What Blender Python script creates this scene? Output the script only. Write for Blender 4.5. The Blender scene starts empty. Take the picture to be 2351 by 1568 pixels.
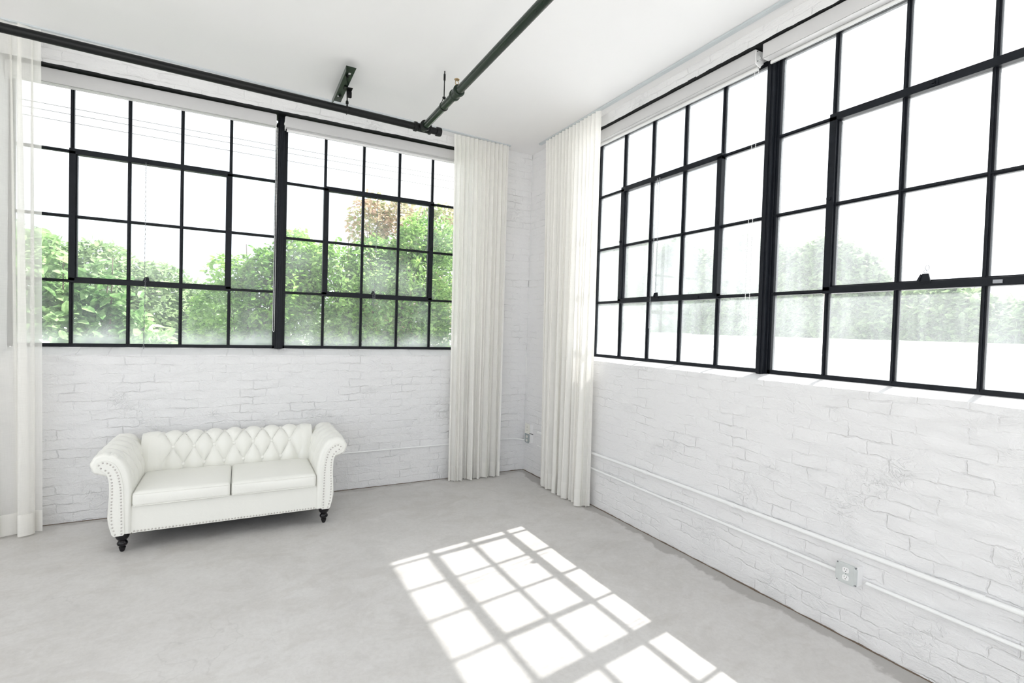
import bpy, bmesh, math, random
from mathutils import Vector, Matrix, noise

random.seed(7)
C = bpy.context.scene.collection
PI = math.pi

# ------------------------------------------------------------------ camera
cam_d = bpy.data.cameras.new('camera')
cam = bpy.data.objects.new('camera', cam_d)
C.objects.link(cam)
RT = (0.88211751, -0.47008988, 0.02973541)
UP = (-0.0149122, 0.03522589, 0.99926811)
FW = (0.47079329, 0.88191532, -0.0240633)
cam.matrix_world = Matrix(((RT[0], UP[0], -FW[0], -2.98655),
                           (RT[1], UP[1], -FW[1], -5.21940),
                           (RT[2], UP[2], -FW[2], 1.65),
                           (0, 0, 0, 1)))
cam_d.sensor_width = 36
cam_d.lens = 1175.7258 / 2351 * 36
cam_d.clip_start = 0.05
cam_d.clip_end = 500
bpy.context.scene.camera = cam

# ------------------------------------------------------------------ world
world = bpy.data.worlds.new('sky')
bpy.context.scene.world = world
world.use_nodes = True
wn, wl = world.node_tree.nodes, world.node_tree.links
wn.clear()
SKY = 1.55
w_out = wn.new('ShaderNodeOutputWorld')
w_bg = wn.new('ShaderNodeBackground')
w_co = wn.new('ShaderNodeTexCoord')
w_no = wn.new('ShaderNodeTexNoise')
w_no.inputs['Scale'].default_value = 2.2
w_no.inputs['Detail'].default_value = 5
w_rp = wn.new('ShaderNodeValToRGB')
w_rp.color_ramp.elements[0].position = 0.35
w_rp.color_ramp.elements[0].color = (0.80, 0.89, 1.0, 1)
w_rp.color_ramp.elements[1].position = 0.62
w_rp.color_ramp.elements[1].color = (1.0, 1.0, 0.99, 1)
wl.new(w_co.outputs['Generated'], w_no.inputs['Vector'])
wl.new(w_no.outputs['Fac'], w_rp.inputs['Fac'])
wl.new(w_rp.outputs['Color'], w_bg.inputs['Color'])
w_bg.inputs['Strength'].default_value = SKY
wl.new(w_bg.outputs[0], w_out.inputs[0])

# ------------------------------------------------------------------ sun
sun_d = bpy.data.lights.new('sun', 'SUN')
sun_d.energy = 10.5
sun_d.angle = math.radians(0.6)
sun_d.color = (1.0, 0.975, 0.945)
sun = bpy.data.objects.new('sun', sun_d)
C.objects.link(sun)
sun.location = (8, 2, 14)
sun.rotation_euler = Vector((-0.6425, -0.107, -1.0)).to_track_quat('-Z', 'Y').to_euler()

# ------------------------------------------------------------------ exposure
sc = bpy.context.scene
vs = sc.view_settings
vs.view_transform = 'Standard'
vs.look = 'None'
vs.gamma = 1.0
vs.use_curve_mapping = False
vs.exposure = 0.48
sc.cycles.use_denoising = True
sc.cycles.max_bounces = 12
sc.cycles.diffuse_bounces = 8
sc.cycles.transparent_max_bounces = 24
sc.cycles.sample_clamp_indirect = 8.0


# ================================================================== helpers
class MB:
    def __init__(s):
        s.v, s.f, s.m = [], [], None

    def add(s, vs_, fs_):
        n = len(s.v)
        if s.m is not None:
            vs_ = [s.m @ Vector(p) for p in vs_]
        s.v.extend([tuple(p) for p in vs_])
        s.f.extend([tuple(n + i for i in f) for f in fs_])
        return s

    def box(s, a, b):
        x0, x1 = min(a[0], b[0]), max(a[0], b[0])
        y0, y1 = min(a[1], b[1]), max(a[1], b[1])
        z0, z1 = min(a[2], b[2]), max(a[2], b[2])
        return s.add([(x0, y0, z0), (x1, y0, z0), (x1, y1, z0), (x0, y1, z0),
                      (x0, y0, z1), (x1, y0, z1), (x1, y1, z1), (x0, y1, z1)],
                     [(0, 3, 2, 1), (4, 5, 6, 7), (0, 1, 5, 4), (1, 2, 6, 5), (2, 3, 7, 6), (3, 0, 4, 7)])

    def tube(s, pts, r, n=12, closed=False, cap=True):
        pts = [Vector(p) for p in pts]
        N = len(pts)
        rs = r if isinstance(r, (list, tuple)) else [r] * N
        verts, faces = [], []
        prev = None
        for i, p in enumerate(pts):
            if closed:
                t = (pts[(i + 1) % N] - pts[i - 1]).normalized()
            else:
                t = (pts[min(i + 1, N - 1)] - pts[max(i - 1, 0)]).normalized()
            if prev is None:
                a = Vector((0, 0, 1)) if abs(t.z) < 0.9 else Vector((1, 0, 0))
                e1 = t.cross(a).normalized()
            else:
                e1 = (prev - t * prev.dot(t)).normalized()
            prev = e1
            e2 = t.cross(e1)
            for k in range(n):
                an = 2 * PI * k / n
                verts.append(p + (e1 * math.cos(an) + e2 * math.sin(an)) * rs[i])
        for i in range(N if closed else N - 1):
            j = (i + 1) % N
            for k in range(n):
                k2 = (k + 1) % n
                faces.append((i * n + k, i * n + k2, j * n + k2, j * n + k))
        if cap and not closed:
            faces.append(tuple(range(n - 1, -1, -1)))
            faces.append(tuple((N - 1) * n + k for k in range(n)))
        return s.add(verts, faces)

    def lathe(s, prof, c=(0, 0, 0), axis='z', n=24):
        verts, faces = [], []
        for (r, h) in prof:
            for k in range(n):
                an = 2 * PI * k / n
                a, b = r * math.cos(an), r * math.sin(an)
                p = {'z': (a, b, h), 'x': (h, a, b), 'y': (b, h, a)}[axis]
                verts.append((c[0] + p[0], c[1] + p[1], c[2] + p[2]))
        for i in range(len(prof) - 1):
            for k in range(n):
                k2 = (k + 1) % n
                faces.append((i * n + k, i * n + k2, (i + 1) * n + k2, (i + 1) * n + k))
        faces.append(tuple(range(n - 1, -1, -1)))
        faces.append(tuple((len(prof) - 1) * n + k for k in range(n)))
        return s.add(verts, faces)

    def prism(s, poly, f, d0, d1):
        """poly in 2-D, f(a, b, d) -> 3-D"""
        n = len(poly)
        vs_ = [f(a, b, d0) for a, b in poly] + [f(a, b, d1) for a, b in poly]
        fs = [tuple(range(n))[::-1], tuple(range(n, 2 * n))]
        fs += [(i, (i + 1) % n, n + (i + 1) % n, n + i) for i in range(n)]
        return s.add(vs_, fs)

    def build(s, name, mat, parent=None, smooth=None, bevel=0, loc=None, segs=2):
        me = bpy.data.meshes.new(name)
        vv = s.v
        if loc is not None:
            vv = [(p[0] - loc[0], p[1] - loc[1], p[2] - loc[2]) for p in vv]
        me.from_pydata(vv, [], s.f)
        me.validate()
        bm = bmesh.new()
        bm.from_mesh(me)
        bmesh.ops.recalc_face_normals(bm, faces=bm.faces)
        bm.to_mesh(me)
        bm.free()
        if smooth is not None:
            me.shade_smooth()
            me.set_sharp_from_angle(angle=math.radians(smooth))
        me.materials.append(mat)
        o = bpy.data.objects.new(name, me)
        C.objects.link(o)
        if loc is not None:
            o.location = loc
        if parent is not None:
            o.parent = parent
        if bevel:
            b = o.modifiers.new('bevel', 'BEVEL')
            b.width = bevel
            b.segments = segs
            b.limit_method = 'ANGLE'
        return o


def raw_mesh(name, verts, faces, mat, parent=None, smooth=True, loc=None):
    me = bpy.data.meshes.new(name)
    if loc is not None:
        verts = [(p[0] - loc[0], p[1] - loc[1], p[2] - loc[2]) for p in verts]
    me.from_pydata(verts, [], faces)
    if smooth:
        me.shade_smooth()
    me.materials.append(mat)
    o = bpy.data.objects.new(name, me)
    C.objects.link(o)
    if loc is not None:
        o.location = loc
    if parent is not None:
        o.parent = parent
    return o


def tag(o, label=None, cat=None, group=None, kind=None):
    if label: o['label'] = label
    if cat: o['category'] = cat
    if group: o['group'] = group
    if kind: o['kind'] = kind
    return o


def empty(name, loc=(0, 0, 0), rz=0.0):
    o = bpy.data.objects.new(name, None)
    C.objects.link(o)
    o.location = loc
    o.rotation_euler = (0, 0, rz)
    o.empty_display_size = 0.1
    return o


def nz(x, y, z):
    return noise.noise(Vector((x, y, z)))


def catmull(pts, per, closed=True):
    out = []
    n = len(pts)
    rng = range(n) if closed else range(n - 1)
    for i in rng:
        if closed:
            p0, p1, p2, p3 = (pts[(i + k) % n] for k in (-1, 0, 1, 2))
        else:
            p0, p1, p2, p3 = pts[max(i - 1, 0)], pts[i], pts[i + 1], pts[min(i + 2, n - 1)]
        for k in range(per):
            t = k / per
            out.append(tuple(0.5 * ((2 * p1[j]) + (-p0[j] + p2[j]) * t + (2 * p0[j] - 5 * p1[j] + 4 * p2[j] - p3[j]) * t * t
                                    + (-p0[j] + 3 * p1[j] - 3 * p2[j] + p3[j]) * t ** 3) for j in range(len(p1))))
    if not closed:
        out.append(tuple(pts[-1]))
    return out


# ================================================================== materials
def new_mat(name):
    m = bpy.data.materials.new(name)
    m.use_nodes = True
    nt = m.node_tree
    b = nt.nodes['Principled BSDF']
    return m, nt, b


class NT:
    """tiny node helper"""
    def __init__(s, nt):
        s.nt, s.n, s.l = nt, nt.nodes, nt.links

    def node(s, t, **kw):
        n = s.n.new(t)
        for k, v in kw.items():
            setattr(n, k, v)
        return n

    def set(s, sock, v):
        if isinstance(v, bpy.types.NodeSocket):
            s.l.new(v, sock)
        else:
            sock.default_value = v

    def math(s, op, a, b=None, c=None, clamp=False):
        n = s.node('ShaderNodeMath', operation=op)
        n.use_clamp = clamp
        s.set(n.inputs[0], a)
        if b is not None: s.set(n.inputs[1], b)
        if c is not None: s.set(n.inputs[2], c)
        return n.outputs[0]

    def vmath(s, op, a, b=None, sc=None):
        n = s.node('ShaderNodeVectorMath', operation=op)
        s.set(n.inputs[0], a)
        if b is not None: s.set(n.inputs[1], b)
        if sc is not None: s.set(n.inputs['Scale'], sc)
        return n.outputs[0]

    def noise(s, vec, scale, detail=3, rough=0.5, out='Fac', dist=0.0):
        n = s.node('ShaderNodeTexNoise')
        s.set(n.inputs['Vector'], vec)
        n.inputs['Scale'].default_value = scale
        n.inputs['Detail'].default_value = detail
        n.inputs['Roughness'].default_value = rough
        n.inputs['Distortion'].default_value = dist
        return n.outputs[out]

    def ramp(s, fac, stops):
        n = s.node('ShaderNodeValToRGB')
        s.set(n.inputs['Fac'], fac)
        e = n.color_ramp.elements
        while len(e) < len(stops): e.new(0.5)
        for i, (p, c) in enumerate(stops):
            e[i].position = p
            e[i].color = c if len(c) == 4 else (*c, 1)
        return n.outputs['Color']

    def step(s, v, a, b):
        n = s.node('ShaderNodeMapRange', interpolation_type='SMOOTHSTEP')
        s.set(n.inputs['Value'], v)
        n.inputs['From Min'].default_value = a
        n.inputs['From Max'].default_value = b
        return n.outputs['Result']

    def mix(s, f, a, b):
        n = s.node('ShaderNodeMix', data_type='RGBA')
        s.set(n.inputs['Factor'], f)
        s.set(n.inputs['A'], a if isinstance(a, bpy.types.NodeSocket) else (*a[:3], 1))
        s.set(n.inputs['B'], b if isinstance(b, bpy.types.NodeSocket) else (*b[:3], 1))
        return n.outputs['Result']

    def obj(s):
        return s.node('ShaderNodeTexCoord').outputs['Object']

    def pos(s):
        return s.node('ShaderNodeNewGeometry').outputs['Position']

    def xyz(s, v):
        n = s.node('ShaderNodeSeparateXYZ')
        s.l.new(v, n.inputs[0])
        return n.outputs

    def comb(s, x, y, z):
        n = s.node('ShaderNodeCombineXYZ')
        for i, v in enumerate((x, y, z)): s.set(n.inputs[i], v)
        return n.outputs[0]

    def bump(s, h, bsdf, strength=1.0, dist=1.0):
        n = s.node('ShaderNodeBump')
        n.inputs['Strength'].default_value = strength
        n.inputs['Distance'].default_value = dist
        s.set(n.inputs['Height'], h)
        s.l.new(n.outputs['Normal'], bsdf.inputs['Normal'])


def simple(name, col, rough=0.5, metal=0.0, bump=0.0, bscale=60, var=0.06, spec=0.5):
    m, nt, b = new_mat(name)
    N = NT(nt)
    v = N.obj()
    f = N.noise(v, bscale * 0.3, 3)
    dark = tuple(c * (1 - var) for c in col)
    lite = tuple(min(1, c * (1 + var)) for c in col)
    nt.links.new(N.mix(f, dark, lite), b.inputs['Base Color'])
    b.inputs['Roughness'].default_value = rough
    b.inputs['Metallic'].default_value = metal
    b.inputs['Specular IOR Level'].default_value = spec
    if bump:
        N.bump(N.math('MULTIPLY', N.noise(v, bscale, 4), bump), b)
    return m


def brick_mat(name, axis, relief=1.0):
    """thickly painted brickwork; axis = the world axis that runs along the wall"""
    m, nt, b = new_mat(name)
    N = NT(nt)
    p = N.pos()
    x, y, z = N.xyz(p)
    u = x if axis == 'x' else y
    v0 = N.comb(u, z, 0.0)
    n1 = N.vmath('SCALE', N.vmath('SUBTRACT', N.noise(v0, 5.0, 2, out='Color'), (0.5, 0.5, 0.5)), sc=0.05)
    n2 = N.vmath('SCALE', N.vmath('SUBTRACT', N.noise(v0, 28.0, 3, out='Color'), (0.5, 0.5, 0.5)), sc=0.022)
    vv = N.vmath('ADD', N.vmath('ADD', v0, n1), n2)
    br = N.node('ShaderNodeTexBrick')
    nt.links.new(vv, br.inputs['Vector'])
    br.inputs['Scale'].default_value = 1.0
    br.inputs['Brick Width'].default_value = 0.212
    br.inputs['Row Height'].default_value = 0.074
    br.inputs['Mortar Size'].default_value = 0.007
    br.inputs['Mortar Smooth'].default_value = 1.0
    br.inputs['Color1'].default_value = (0.35, 0.35, 0.35, 1)
    br.inputs['Color2'].default_value = (0.65, 0.65, 0.65, 1)
    br.inputs['Mortar'].default_value = (0.5, 0.5, 0.5, 1)
    fac = br.outputs['Fac']
    tone = N.math('MULTIPLY', N.node('ShaderNodeRGBToBW').outputs[0], 1.0)
    bw = tone.node.inputs[0].links[0].from_node
    nt.links.new(br.outputs['Color'], bw.inputs[0])
    mask = N.step(N.noise(v0, 4.3, 4, 0.6), 0.38, 0.70)
    mask = N.math('ADD', N.math('MULTIPLY', mask, 0.75), 0.10)
    joint = N.math('MULTIPLY', fac, mask)
    pl = N.noise(N.comb(u, N.math('MULTIPLY', z, 1.8), 0.0), 7.5, 7, 0.66, dist=0.8)
    fine = N.noise(v0, 55.0, 4, 0.6)
    ridge = N.math('ABSOLUTE', N.math('SUBTRACT', N.noise(v0, 14.0, 3, 0.6, dist=1.2), 0.5))
    ridge = N.math('SUBTRACT', 1.0, N.step(ridge, 0.0, 0.035))
    rmask = N.step(N.noise(v0, 2.3, 2), 0.52, 0.7)
    h = N.math('MULTIPLY', joint, -0.0050)
    h = N.math('ADD', h, N.math('MULTIPLY', pl, 0.0115))
    h = N.math('ADD', h, N.math('MULTIPLY', fine, 0.0020))
    h = N.math('ADD', h, N.math('MULTIPLY', tone, 0.004))
    h = N.math('ADD', h, N.math('MULTIPLY', N.math('MULTIPLY', ridge, rmask), 0.0020))
    N.bump(N.math('MULTIPLY', h, relief), b, 1.0, 1.0)
    # colour: warm white paint, thin grey-brown dirt caught in a few open joints, small chips
    base = N.mix(N.noise(v0, 1.6, 3), (0.775, 0.775, 0.785), (0.825, 0.82, 0.825))
    dirt = N.math('MULTIPLY', joint, N.step(N.noise(v0, 21.0, 4, 0.65), 0.56, 0.72))
    c1 = N.mix(N.math('MULTIPLY', dirt, 0.30), base, (0.50, 0.44, 0.37))
    chips = N.math('MULTIPLY', N.step(N.noise(v0, 60.0, 2, 0.5), 0.745, 0.80), N.step(N.noise(v0, 3.0, 2), 0.45, 0.7))
    c2 = N.mix(N.math('MULTIPLY', chips, 0.7), c1, (0.32, 0.28, 0.25))
    nt.links.new(c2, b.inputs['Base Color'])
    b.inputs['Roughness'].default_value = 0.55
    b.inputs['Specular IOR Level'].default_value = 0.3
    return m


def concrete_mat():
    m, nt, b = new_mat('polished_concrete')
    N = NT(nt)
    p = N.pos()
    x, y, z = N.xyz(p)
    big = N.noise(p, 0.9, 5, 0.6, dist=0.6)
    mid = N.noise(p, 4.5, 6, 0.65, dist=1.5)
    fine = N.noise(p, 38, 6, 0.72, dist=0.5)
    c = N.ramp(N.math('ADD', N.math('MULTIPLY', big, 0.55), N.math('MULTIPLY', mid, 0.45)),
               [(0.30, (0.53, 0.515, 0.495)), (0.5, (0.625, 0.61, 0.595)), (0.72, (0.69, 0.68, 0.67))])
    c = N.mix(N.math('MULTIPLY', N.step(fine, 0.35, 0.70), 0.17), c, (0.36, 0.345, 0.325))
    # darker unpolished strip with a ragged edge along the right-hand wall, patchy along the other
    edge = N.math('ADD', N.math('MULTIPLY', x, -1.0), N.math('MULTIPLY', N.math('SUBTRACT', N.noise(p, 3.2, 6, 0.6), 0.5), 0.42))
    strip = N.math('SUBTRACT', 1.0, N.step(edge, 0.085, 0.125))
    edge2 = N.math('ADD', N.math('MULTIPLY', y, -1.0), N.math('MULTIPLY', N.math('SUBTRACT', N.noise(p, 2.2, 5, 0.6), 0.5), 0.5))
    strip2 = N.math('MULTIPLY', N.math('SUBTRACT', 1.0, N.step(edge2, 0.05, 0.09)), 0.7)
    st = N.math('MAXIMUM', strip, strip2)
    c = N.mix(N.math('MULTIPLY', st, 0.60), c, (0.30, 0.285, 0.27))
    blot = N.step(N.noise(N.vmath('MULTIPLY', p, (1.0, 1.6, 1.0)), 2.1, 7, 0.7, dist=1.0), 0.50, 0.62)
    c = N.mix(N.math('MULTIPLY', blot, 0.16), c, (0.40, 0.37, 0.33))
    # hairline cracks
    vo = N.node('ShaderNodeTexVoronoi', feature='DISTANCE_TO_EDGE')
    nt.links.new(N.vmath('ADD', p, N.vmath('SCALE', N.noise(p, 3.0, 4, out='Color'), sc=0.35)), vo.inputs['Vector'])
    vo.inputs['Scale'].default_value = 0.55
    crack = N.math('MULTIPLY', N.math('SUBTRACT', 1.0, N.step(vo.outputs['Distance'], 0.0, 0.003)), N.step(N.noise(p, 0.8, 2), 0.5, 0.62))
    c = N.mix(N.math('MULTIPLY', crack, 0.14), c, (0.2, 0.19, 0.18))
    nt.links.new(c, b.inputs['Base Color'])
    r = N.math('ADD', N.math('MULTIPLY', mid, 0.25), 0.36)
    r = N.math('ADD', r, N.math('MULTIPLY', st, 0.2))
    nt.links.new(r, b.inputs['Roughness'])
    b.inputs['Specular IOR Level'].default_value = 0.45
    h = N.math('ADD', N.math('MULTIPLY', mid, 0.0016), N.math('MULTIPLY', fine, 0.0004))
    N.bump(h, b)
    return m


def glass_mat(name, clear, seed, sill_haze=0.75, streaks=0.0, base=0.035):
    """old dusty pane: clear glass with a thin translucent film of dirt"""
    m = bpy.data.materials.new(name)
    m.use_nodes = True
    nt = m.node_tree
    nt.nodes.clear()
    N = NT(nt)
    o = N.obj()
    x, y, z = N.xyz(o)
    soft = N.noise(N.comb(x, seed, z), 1.3, 4, 0.55)
    f = N.math('MULTIPLY', N.step(soft, 0.35, 0.75), (1 - clear))
    f = N.math('ADD', f, base)
    if streaks:
        s1 = N.noise(N.comb(N.math('MULTIPLY', x, 9.0), seed, N.math('MULTIPLY', z, 0.7)), 1.0, 4, 0.6)
        f = N.math('ADD', f, N.math('MULTIPLY', N.step(s1, 0.35, 0.75), streaks))
    low = N.math('SUBTRACT', 1.0, N.step(N.math('ADD', z, N.math('MULTIPLY', N.noise(N.comb(x, seed, z), 3.2, 4, 0.6), -0.22)), 1.25, 1.50))
    f = N.math('ADD', f, N.math('MULTIPLY', low, sill_haze), clamp=True)
    tr = N.node('ShaderNodeBsdfTransparent')
    tr.inputs[0].default_value = (0.985, 0.99, 0.99, 1)
    gl = N.node('ShaderNodeBsdfGlossy')
    gl.inputs['Roughness'].default_value = 0.03
    fr = N.node('ShaderNodeFresnel')
    fr.inputs['IOR'].default_value = 1.45
    m1 = N.node('ShaderNodeMixShader')
    nt.links.new(N.math('MULTIPLY', fr.outputs[0], 0.6), m1.inputs[0])
    nt.links.new(tr.outputs[0], m1.inputs[1])
    nt.links.new(gl.outputs[0], m1.inputs[2])
    tl = N.node('ShaderNodeBsdfTranslucent')
    tl.inputs[0].default_value = (0.86, 0.90, 0.92, 1)
    m2 = N.node('ShaderNodeMixShader')
    nt.links.new(f, m2.inputs[0])
    nt.links.new(m1.outputs[0], m2.inputs[1])
    nt.links.new(tl.outputs[0], m2.inputs[2])
    out = N.node('ShaderNodeOutputMaterial')
    nt.links.new(m2.outputs[0], out.inputs[0])
    return m


def sheer_mat(name, solid):
    m = bpy.data.materials.new(name)
    m.use_nodes = True
    nt = m.node_tree
    nt.nodes.clear()
    N = NT(nt)
    o = N.pos()
    x, y, z = N.xyz(o)
    weave = N.noise(N.comb(N.math('MULTIPLY', N.math('ADD', x, y), 260.0), 0.0, N.math('MULTIPLY', z, 9.0)), 1.0, 2, 0.5)
    weave2 = N.noise(N.comb(N.math('MULTIPLY', N.math('ADD', x, y), 12.0), 0.0, N.math('MULTIPLY', z, 240.0)), 1.0, 2, 0.5)
    wv = N.math('ADD', N.math('MULTIPLY', weave, 0.5), N.math('MULTIPLY', weave2, 0.5))
    lw = N.node('ShaderNodeLayerWeight')
    lw.inputs['Blend'].default_value = 0.35
    tfac = N.math('MULTIPLY', N.math('SUBTRACT', 1.0, lw.outputs['Facing']), 1.0 - solid)
    tfac = N.math('ADD', tfac, N.math('MULTIPLY', N.math('SUBTRACT', wv, 0.5), 0.16), clamp=True)
    tr = N.node('ShaderNodeBsdfTransparent')
    df = N.node('ShaderNodeBsdfDiffuse')
    df.inputs[0].default_value = (0.95, 0.945, 0.925, 1)
    tl = N.node('ShaderNodeBsdfTranslucent')
    tl.inputs[0].default_value = (0.97, 0.955, 0.92, 1)
    a = N.node('ShaderNodeMixShader')
    a.inputs[0].default_value = 0.42
    nt.links.new(df.outputs[0], a.inputs[1])
    nt.links.new(tl.outputs[0], a.inputs[2])
    b = N.node('ShaderNodeMixShader')
    nt.links.new(tfac, b.inputs[0])
    nt.links.new(a.outputs[0], b.inputs[1])
    nt.links.new(tr.outputs[0], b.inputs[2])
    out = N.node('ShaderNodeOutputMaterial')
    nt.links.new(b.outputs[0], out.inputs[0])
    return m


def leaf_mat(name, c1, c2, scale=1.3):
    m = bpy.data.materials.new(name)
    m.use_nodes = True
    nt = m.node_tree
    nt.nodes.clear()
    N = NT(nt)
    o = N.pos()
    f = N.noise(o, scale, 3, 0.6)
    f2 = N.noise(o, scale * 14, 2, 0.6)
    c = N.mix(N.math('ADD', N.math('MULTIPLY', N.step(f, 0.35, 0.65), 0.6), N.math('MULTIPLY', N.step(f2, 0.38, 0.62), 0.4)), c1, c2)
    df = N.node('ShaderNodeBsdfPrincipled')
    nt.links.new(c, df.inputs['Base Color'])
    df.inputs['Roughness'].default_value = 0.45
    df.inputs['Specular IOR Level'].default_value = 0.4
    tl = N.node('ShaderNodeBsdfTranslucent')
    nt.links.new(c, tl.inputs[0])
    a = N.node('ShaderNodeMixShader')
    a.inputs[0].default_value = 0.4
    nt.links.new(df.outputs[0], a.inputs[1])
    nt.links.new(tl.outputs[0], a.inputs[2])
    out = N.node('ShaderNodeOutputMaterial')
    nt.links.new(a.outputs[0], out.inputs[0])
    return m


def leather_mat():
    m, nt, b = new_mat('white_leather')
    N = NT(nt)
    v = N.obj()
    nt.links.new(N.mix(N.noise(v, 4, 3), (0.835, 0.832, 0.785), (0.87, 0.867, 0.82)), b.inputs['Base Color'])
    b.inputs['Roughness'].default_value = 0.36
    b.inputs['Specular IOR Level'].default_value = 0.65
    b.inputs['Coat Weight'].default_value = 0.18
    b.inputs['Coat Roughness'].default_value = 0.3
    h = N.math('ADD', N.math('MULTIPLY', N.noise(v, 260, 3), 0.00025), N.math('MULTIPLY', N.noise(v, 14, 4, 0.6, dist=0.8), 0.0022))
    N.bump(h, b)
    return m


M_BRA = brick_mat('painted_brick_back', 'x', 1.35)
M_BRB = brick_mat('painted_brick_right', 'y', 1.15)
M_PLAST = simple('white_plaster', (0.86, 0.86, 0.85), 0.7, bump=0.001, bscale=20, var=0.02)
M_CEIL = simple('ceiling_paint', (0.845, 0.84, 0.845), 0.75, bump=0.0012, bscale=9, var=0.015)
M_FLOOR = concrete_mat()
M_STEEL = simple('black_window_steel', (0.008, 0.010, 0.014), 0.42, bump=0.0006, bscale=70, var=0.3, spec=0.2)
M_LINTEL = simple('black_lintel_steel', (0.006, 0.007, 0.008), 0.5, bump=0.0006, bscale=50, var=0.3, spec=0.2)
M_PIPE = simple('green_black_pipe_paint', (0.009, 0.019, 0.011), 0.26, bump=0.0005, bscale=40, var=0.25, spec=0.32)
M_PIPE2 = simple('near_black_pipe_paint', (0.006, 0.0065, 0.007), 0.38, bump=0.0005, bscale=40, var=0.25, spec=0.25)
M_BRASS = simple('brass', (0.42, 0.31, 0.17), 0.38, 0.9)
M_WHITEMET = simple('white_painted_metal', (0.60, 0.595, 0.60), 0.4, var=0.02)
M_WHITEPL = simple('white_plastic', (0.84, 0.84, 0.84), 0.35, var=0.02)
M_CONDUIT = simple('painted_conduit', (0.85, 0.855, 0.855), 0.45, bump=0.0008, bscale=30, var=0.02)
M_GALV = simple('galvanised_steel', (0.62, 0.65, 0.65), 0.4, 0.4, var=0.12)
M_GREYPL = simple('grey_cover_plate', (0.36, 0.40, 0.41), 0.45, 0.2, var=0.08)
M_CREAM = simple('cream_cover_plate', (0.78, 0.77, 0.71), 0.4, var=0.03)
M_DARK = simple('black_slot', (0.02, 0.02, 0.02), 0.6)
M_ALU = simple('satin_aluminium', (0.62, 0.66, 0.68), 0.4, 0.5, var=0.05)
M_CHAIN = simple('steel_chain', (0.30, 0.31, 0.33), 0.35, 0.9, var=0.2)
M_NAIL = simple('nickel_nailhead', (0.55, 0.52, 0.50), 0.28, 1.0, var=0.05)
M_LEATHER = leather_mat()
M_LEG = simple('black_lacquered_wood', (0.006, 0.005, 0.007), 0.18, var=0.2, spec=0.35)
M_GAP = simple('brown_floor_gap', (0.16, 0.12, 0.09), 0.9, bump=0.003, bscale=60, var=0.4)
M_GLASS_A = glass_mat('dusty_glass_back', 0.91, 3.1, 0.34)
M_GLASS_A2 = glass_mat('dusty_glass_back_hazier', 0.88, 8.7, 0.28)
M_GLASS_B = glass_mat('dusty_glass_right', 0.93, 5.3, 0.08, 0.05, 0.08)
M_SHEER = sheer_mat('sheer_white_fabric', 0.93)
M_SHEER_L = sheer_mat('sheer_white_fabric_thin', 0.55)
M_HEM = sheer_mat('sheer_white_hem', 0.97)
M_BARK = simple('bark', (0.16, 0.12, 0.09), 0.8, bump=0.004, bscale=30, var=0.3)
M_LEAF1 = leaf_mat('broad_leaf_green', (0.10, 0.24, 0.06), (0.48, 0.66, 0.32))
M_LEAF2 = leaf_mat('bush_leaf_green', (0.05, 0.17, 0.02), (0.40, 0.64, 0.16))
M_LEAF3 = leaf_mat('shrub_leaf_bright', (0.08, 0.22, 0.04), (0.46, 0.68, 0.22))
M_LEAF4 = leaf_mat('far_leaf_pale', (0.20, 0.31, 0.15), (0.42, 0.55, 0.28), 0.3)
M_LEAF5 = leaf_mat('hazy_distant_leaf', (0.15, 0.24, 0.11), (0.36, 0.46, 0.25), 0.3)  # distance haze put into the leaf colour as a paler green
M_RUST = leaf_mat('rusty_leaf_tips', (0.24, 0.36, 0.12), (0.62, 0.40, 0.32))
M_ROOF = simple('white_roof_membrane', (0.75, 0.75, 0.74), 0.8, bump=0.002, bscale=8, var=0.05)
M_GROUND = simple('outdoor_ground', (0.56, 0.56, 0.54), 0.9, bump=0.01, bscale=6, var=0.3)
M_WOOD = simple('weathered_pole_wood', (0.30, 0.26, 0.22), 0.8, var=0.2)
M_WIRE = simple('overhead_wire', (0.10, 0.10, 0.11), 0.6)

# ================================================================== room shell
ZC0, ZCS = 3.678, 0.014        # ceiling height at the corner and its slight rise to the left
XL, YB = -7.6, -8.4            # far left wall and wall behind the camera
def zceil(x): return ZC0 - ZCS * x

ZS = 1.415                     # centre of the bottom bar of the windows
ROW = 0.5245
WD = 0.2                       # window plane behind the inner wall face
OUT = 0.26                     # outer face of the wall
SILL_A, SILL_B = 1.3424, 1.3708
SOF_A, SOF_B = 3.586, 3.573


def tag_struct(o): o['kind'] = 'structure'; return o


fl = MB()
fl.add([(XL, YB, 0), (0.0, YB, 0), (0.0, 0, 0), (XL, 0, 0), (XL, YB, -0.1), (0, YB, -0.1), (0, 0, -0.1), (XL, 0, -0.1)],
       [(0, 1, 2, 3), (7, 6, 5, 4), (0, 4, 5, 1), (1, 5, 6, 2), (2, 6, 7, 3), (3, 7, 4, 0)])
tag_struct(fl.build('floor', M_FLOOR))
ce = MB()
zl, zr = zceil(XL), zceil(0.3)
ce.add([(XL, YB, zl), (0.3, YB, zr), (0.3, 0.3, zr), (XL, 0.3, zl),
        (XL, YB, zl + .2), (0.3, YB, zr + .2), (0.3, 0.3, zr + .2), (XL, 0.3, zl + .2)],
       [(0, 1, 2, 3), (7, 6, 5, 4), (0, 4, 5, 1), (1, 5, 6, 2), (2, 6, 7, 3), (3, 7, 4, 0)])
tag_struct(ce.build('ceiling', M_CEIL))


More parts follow.
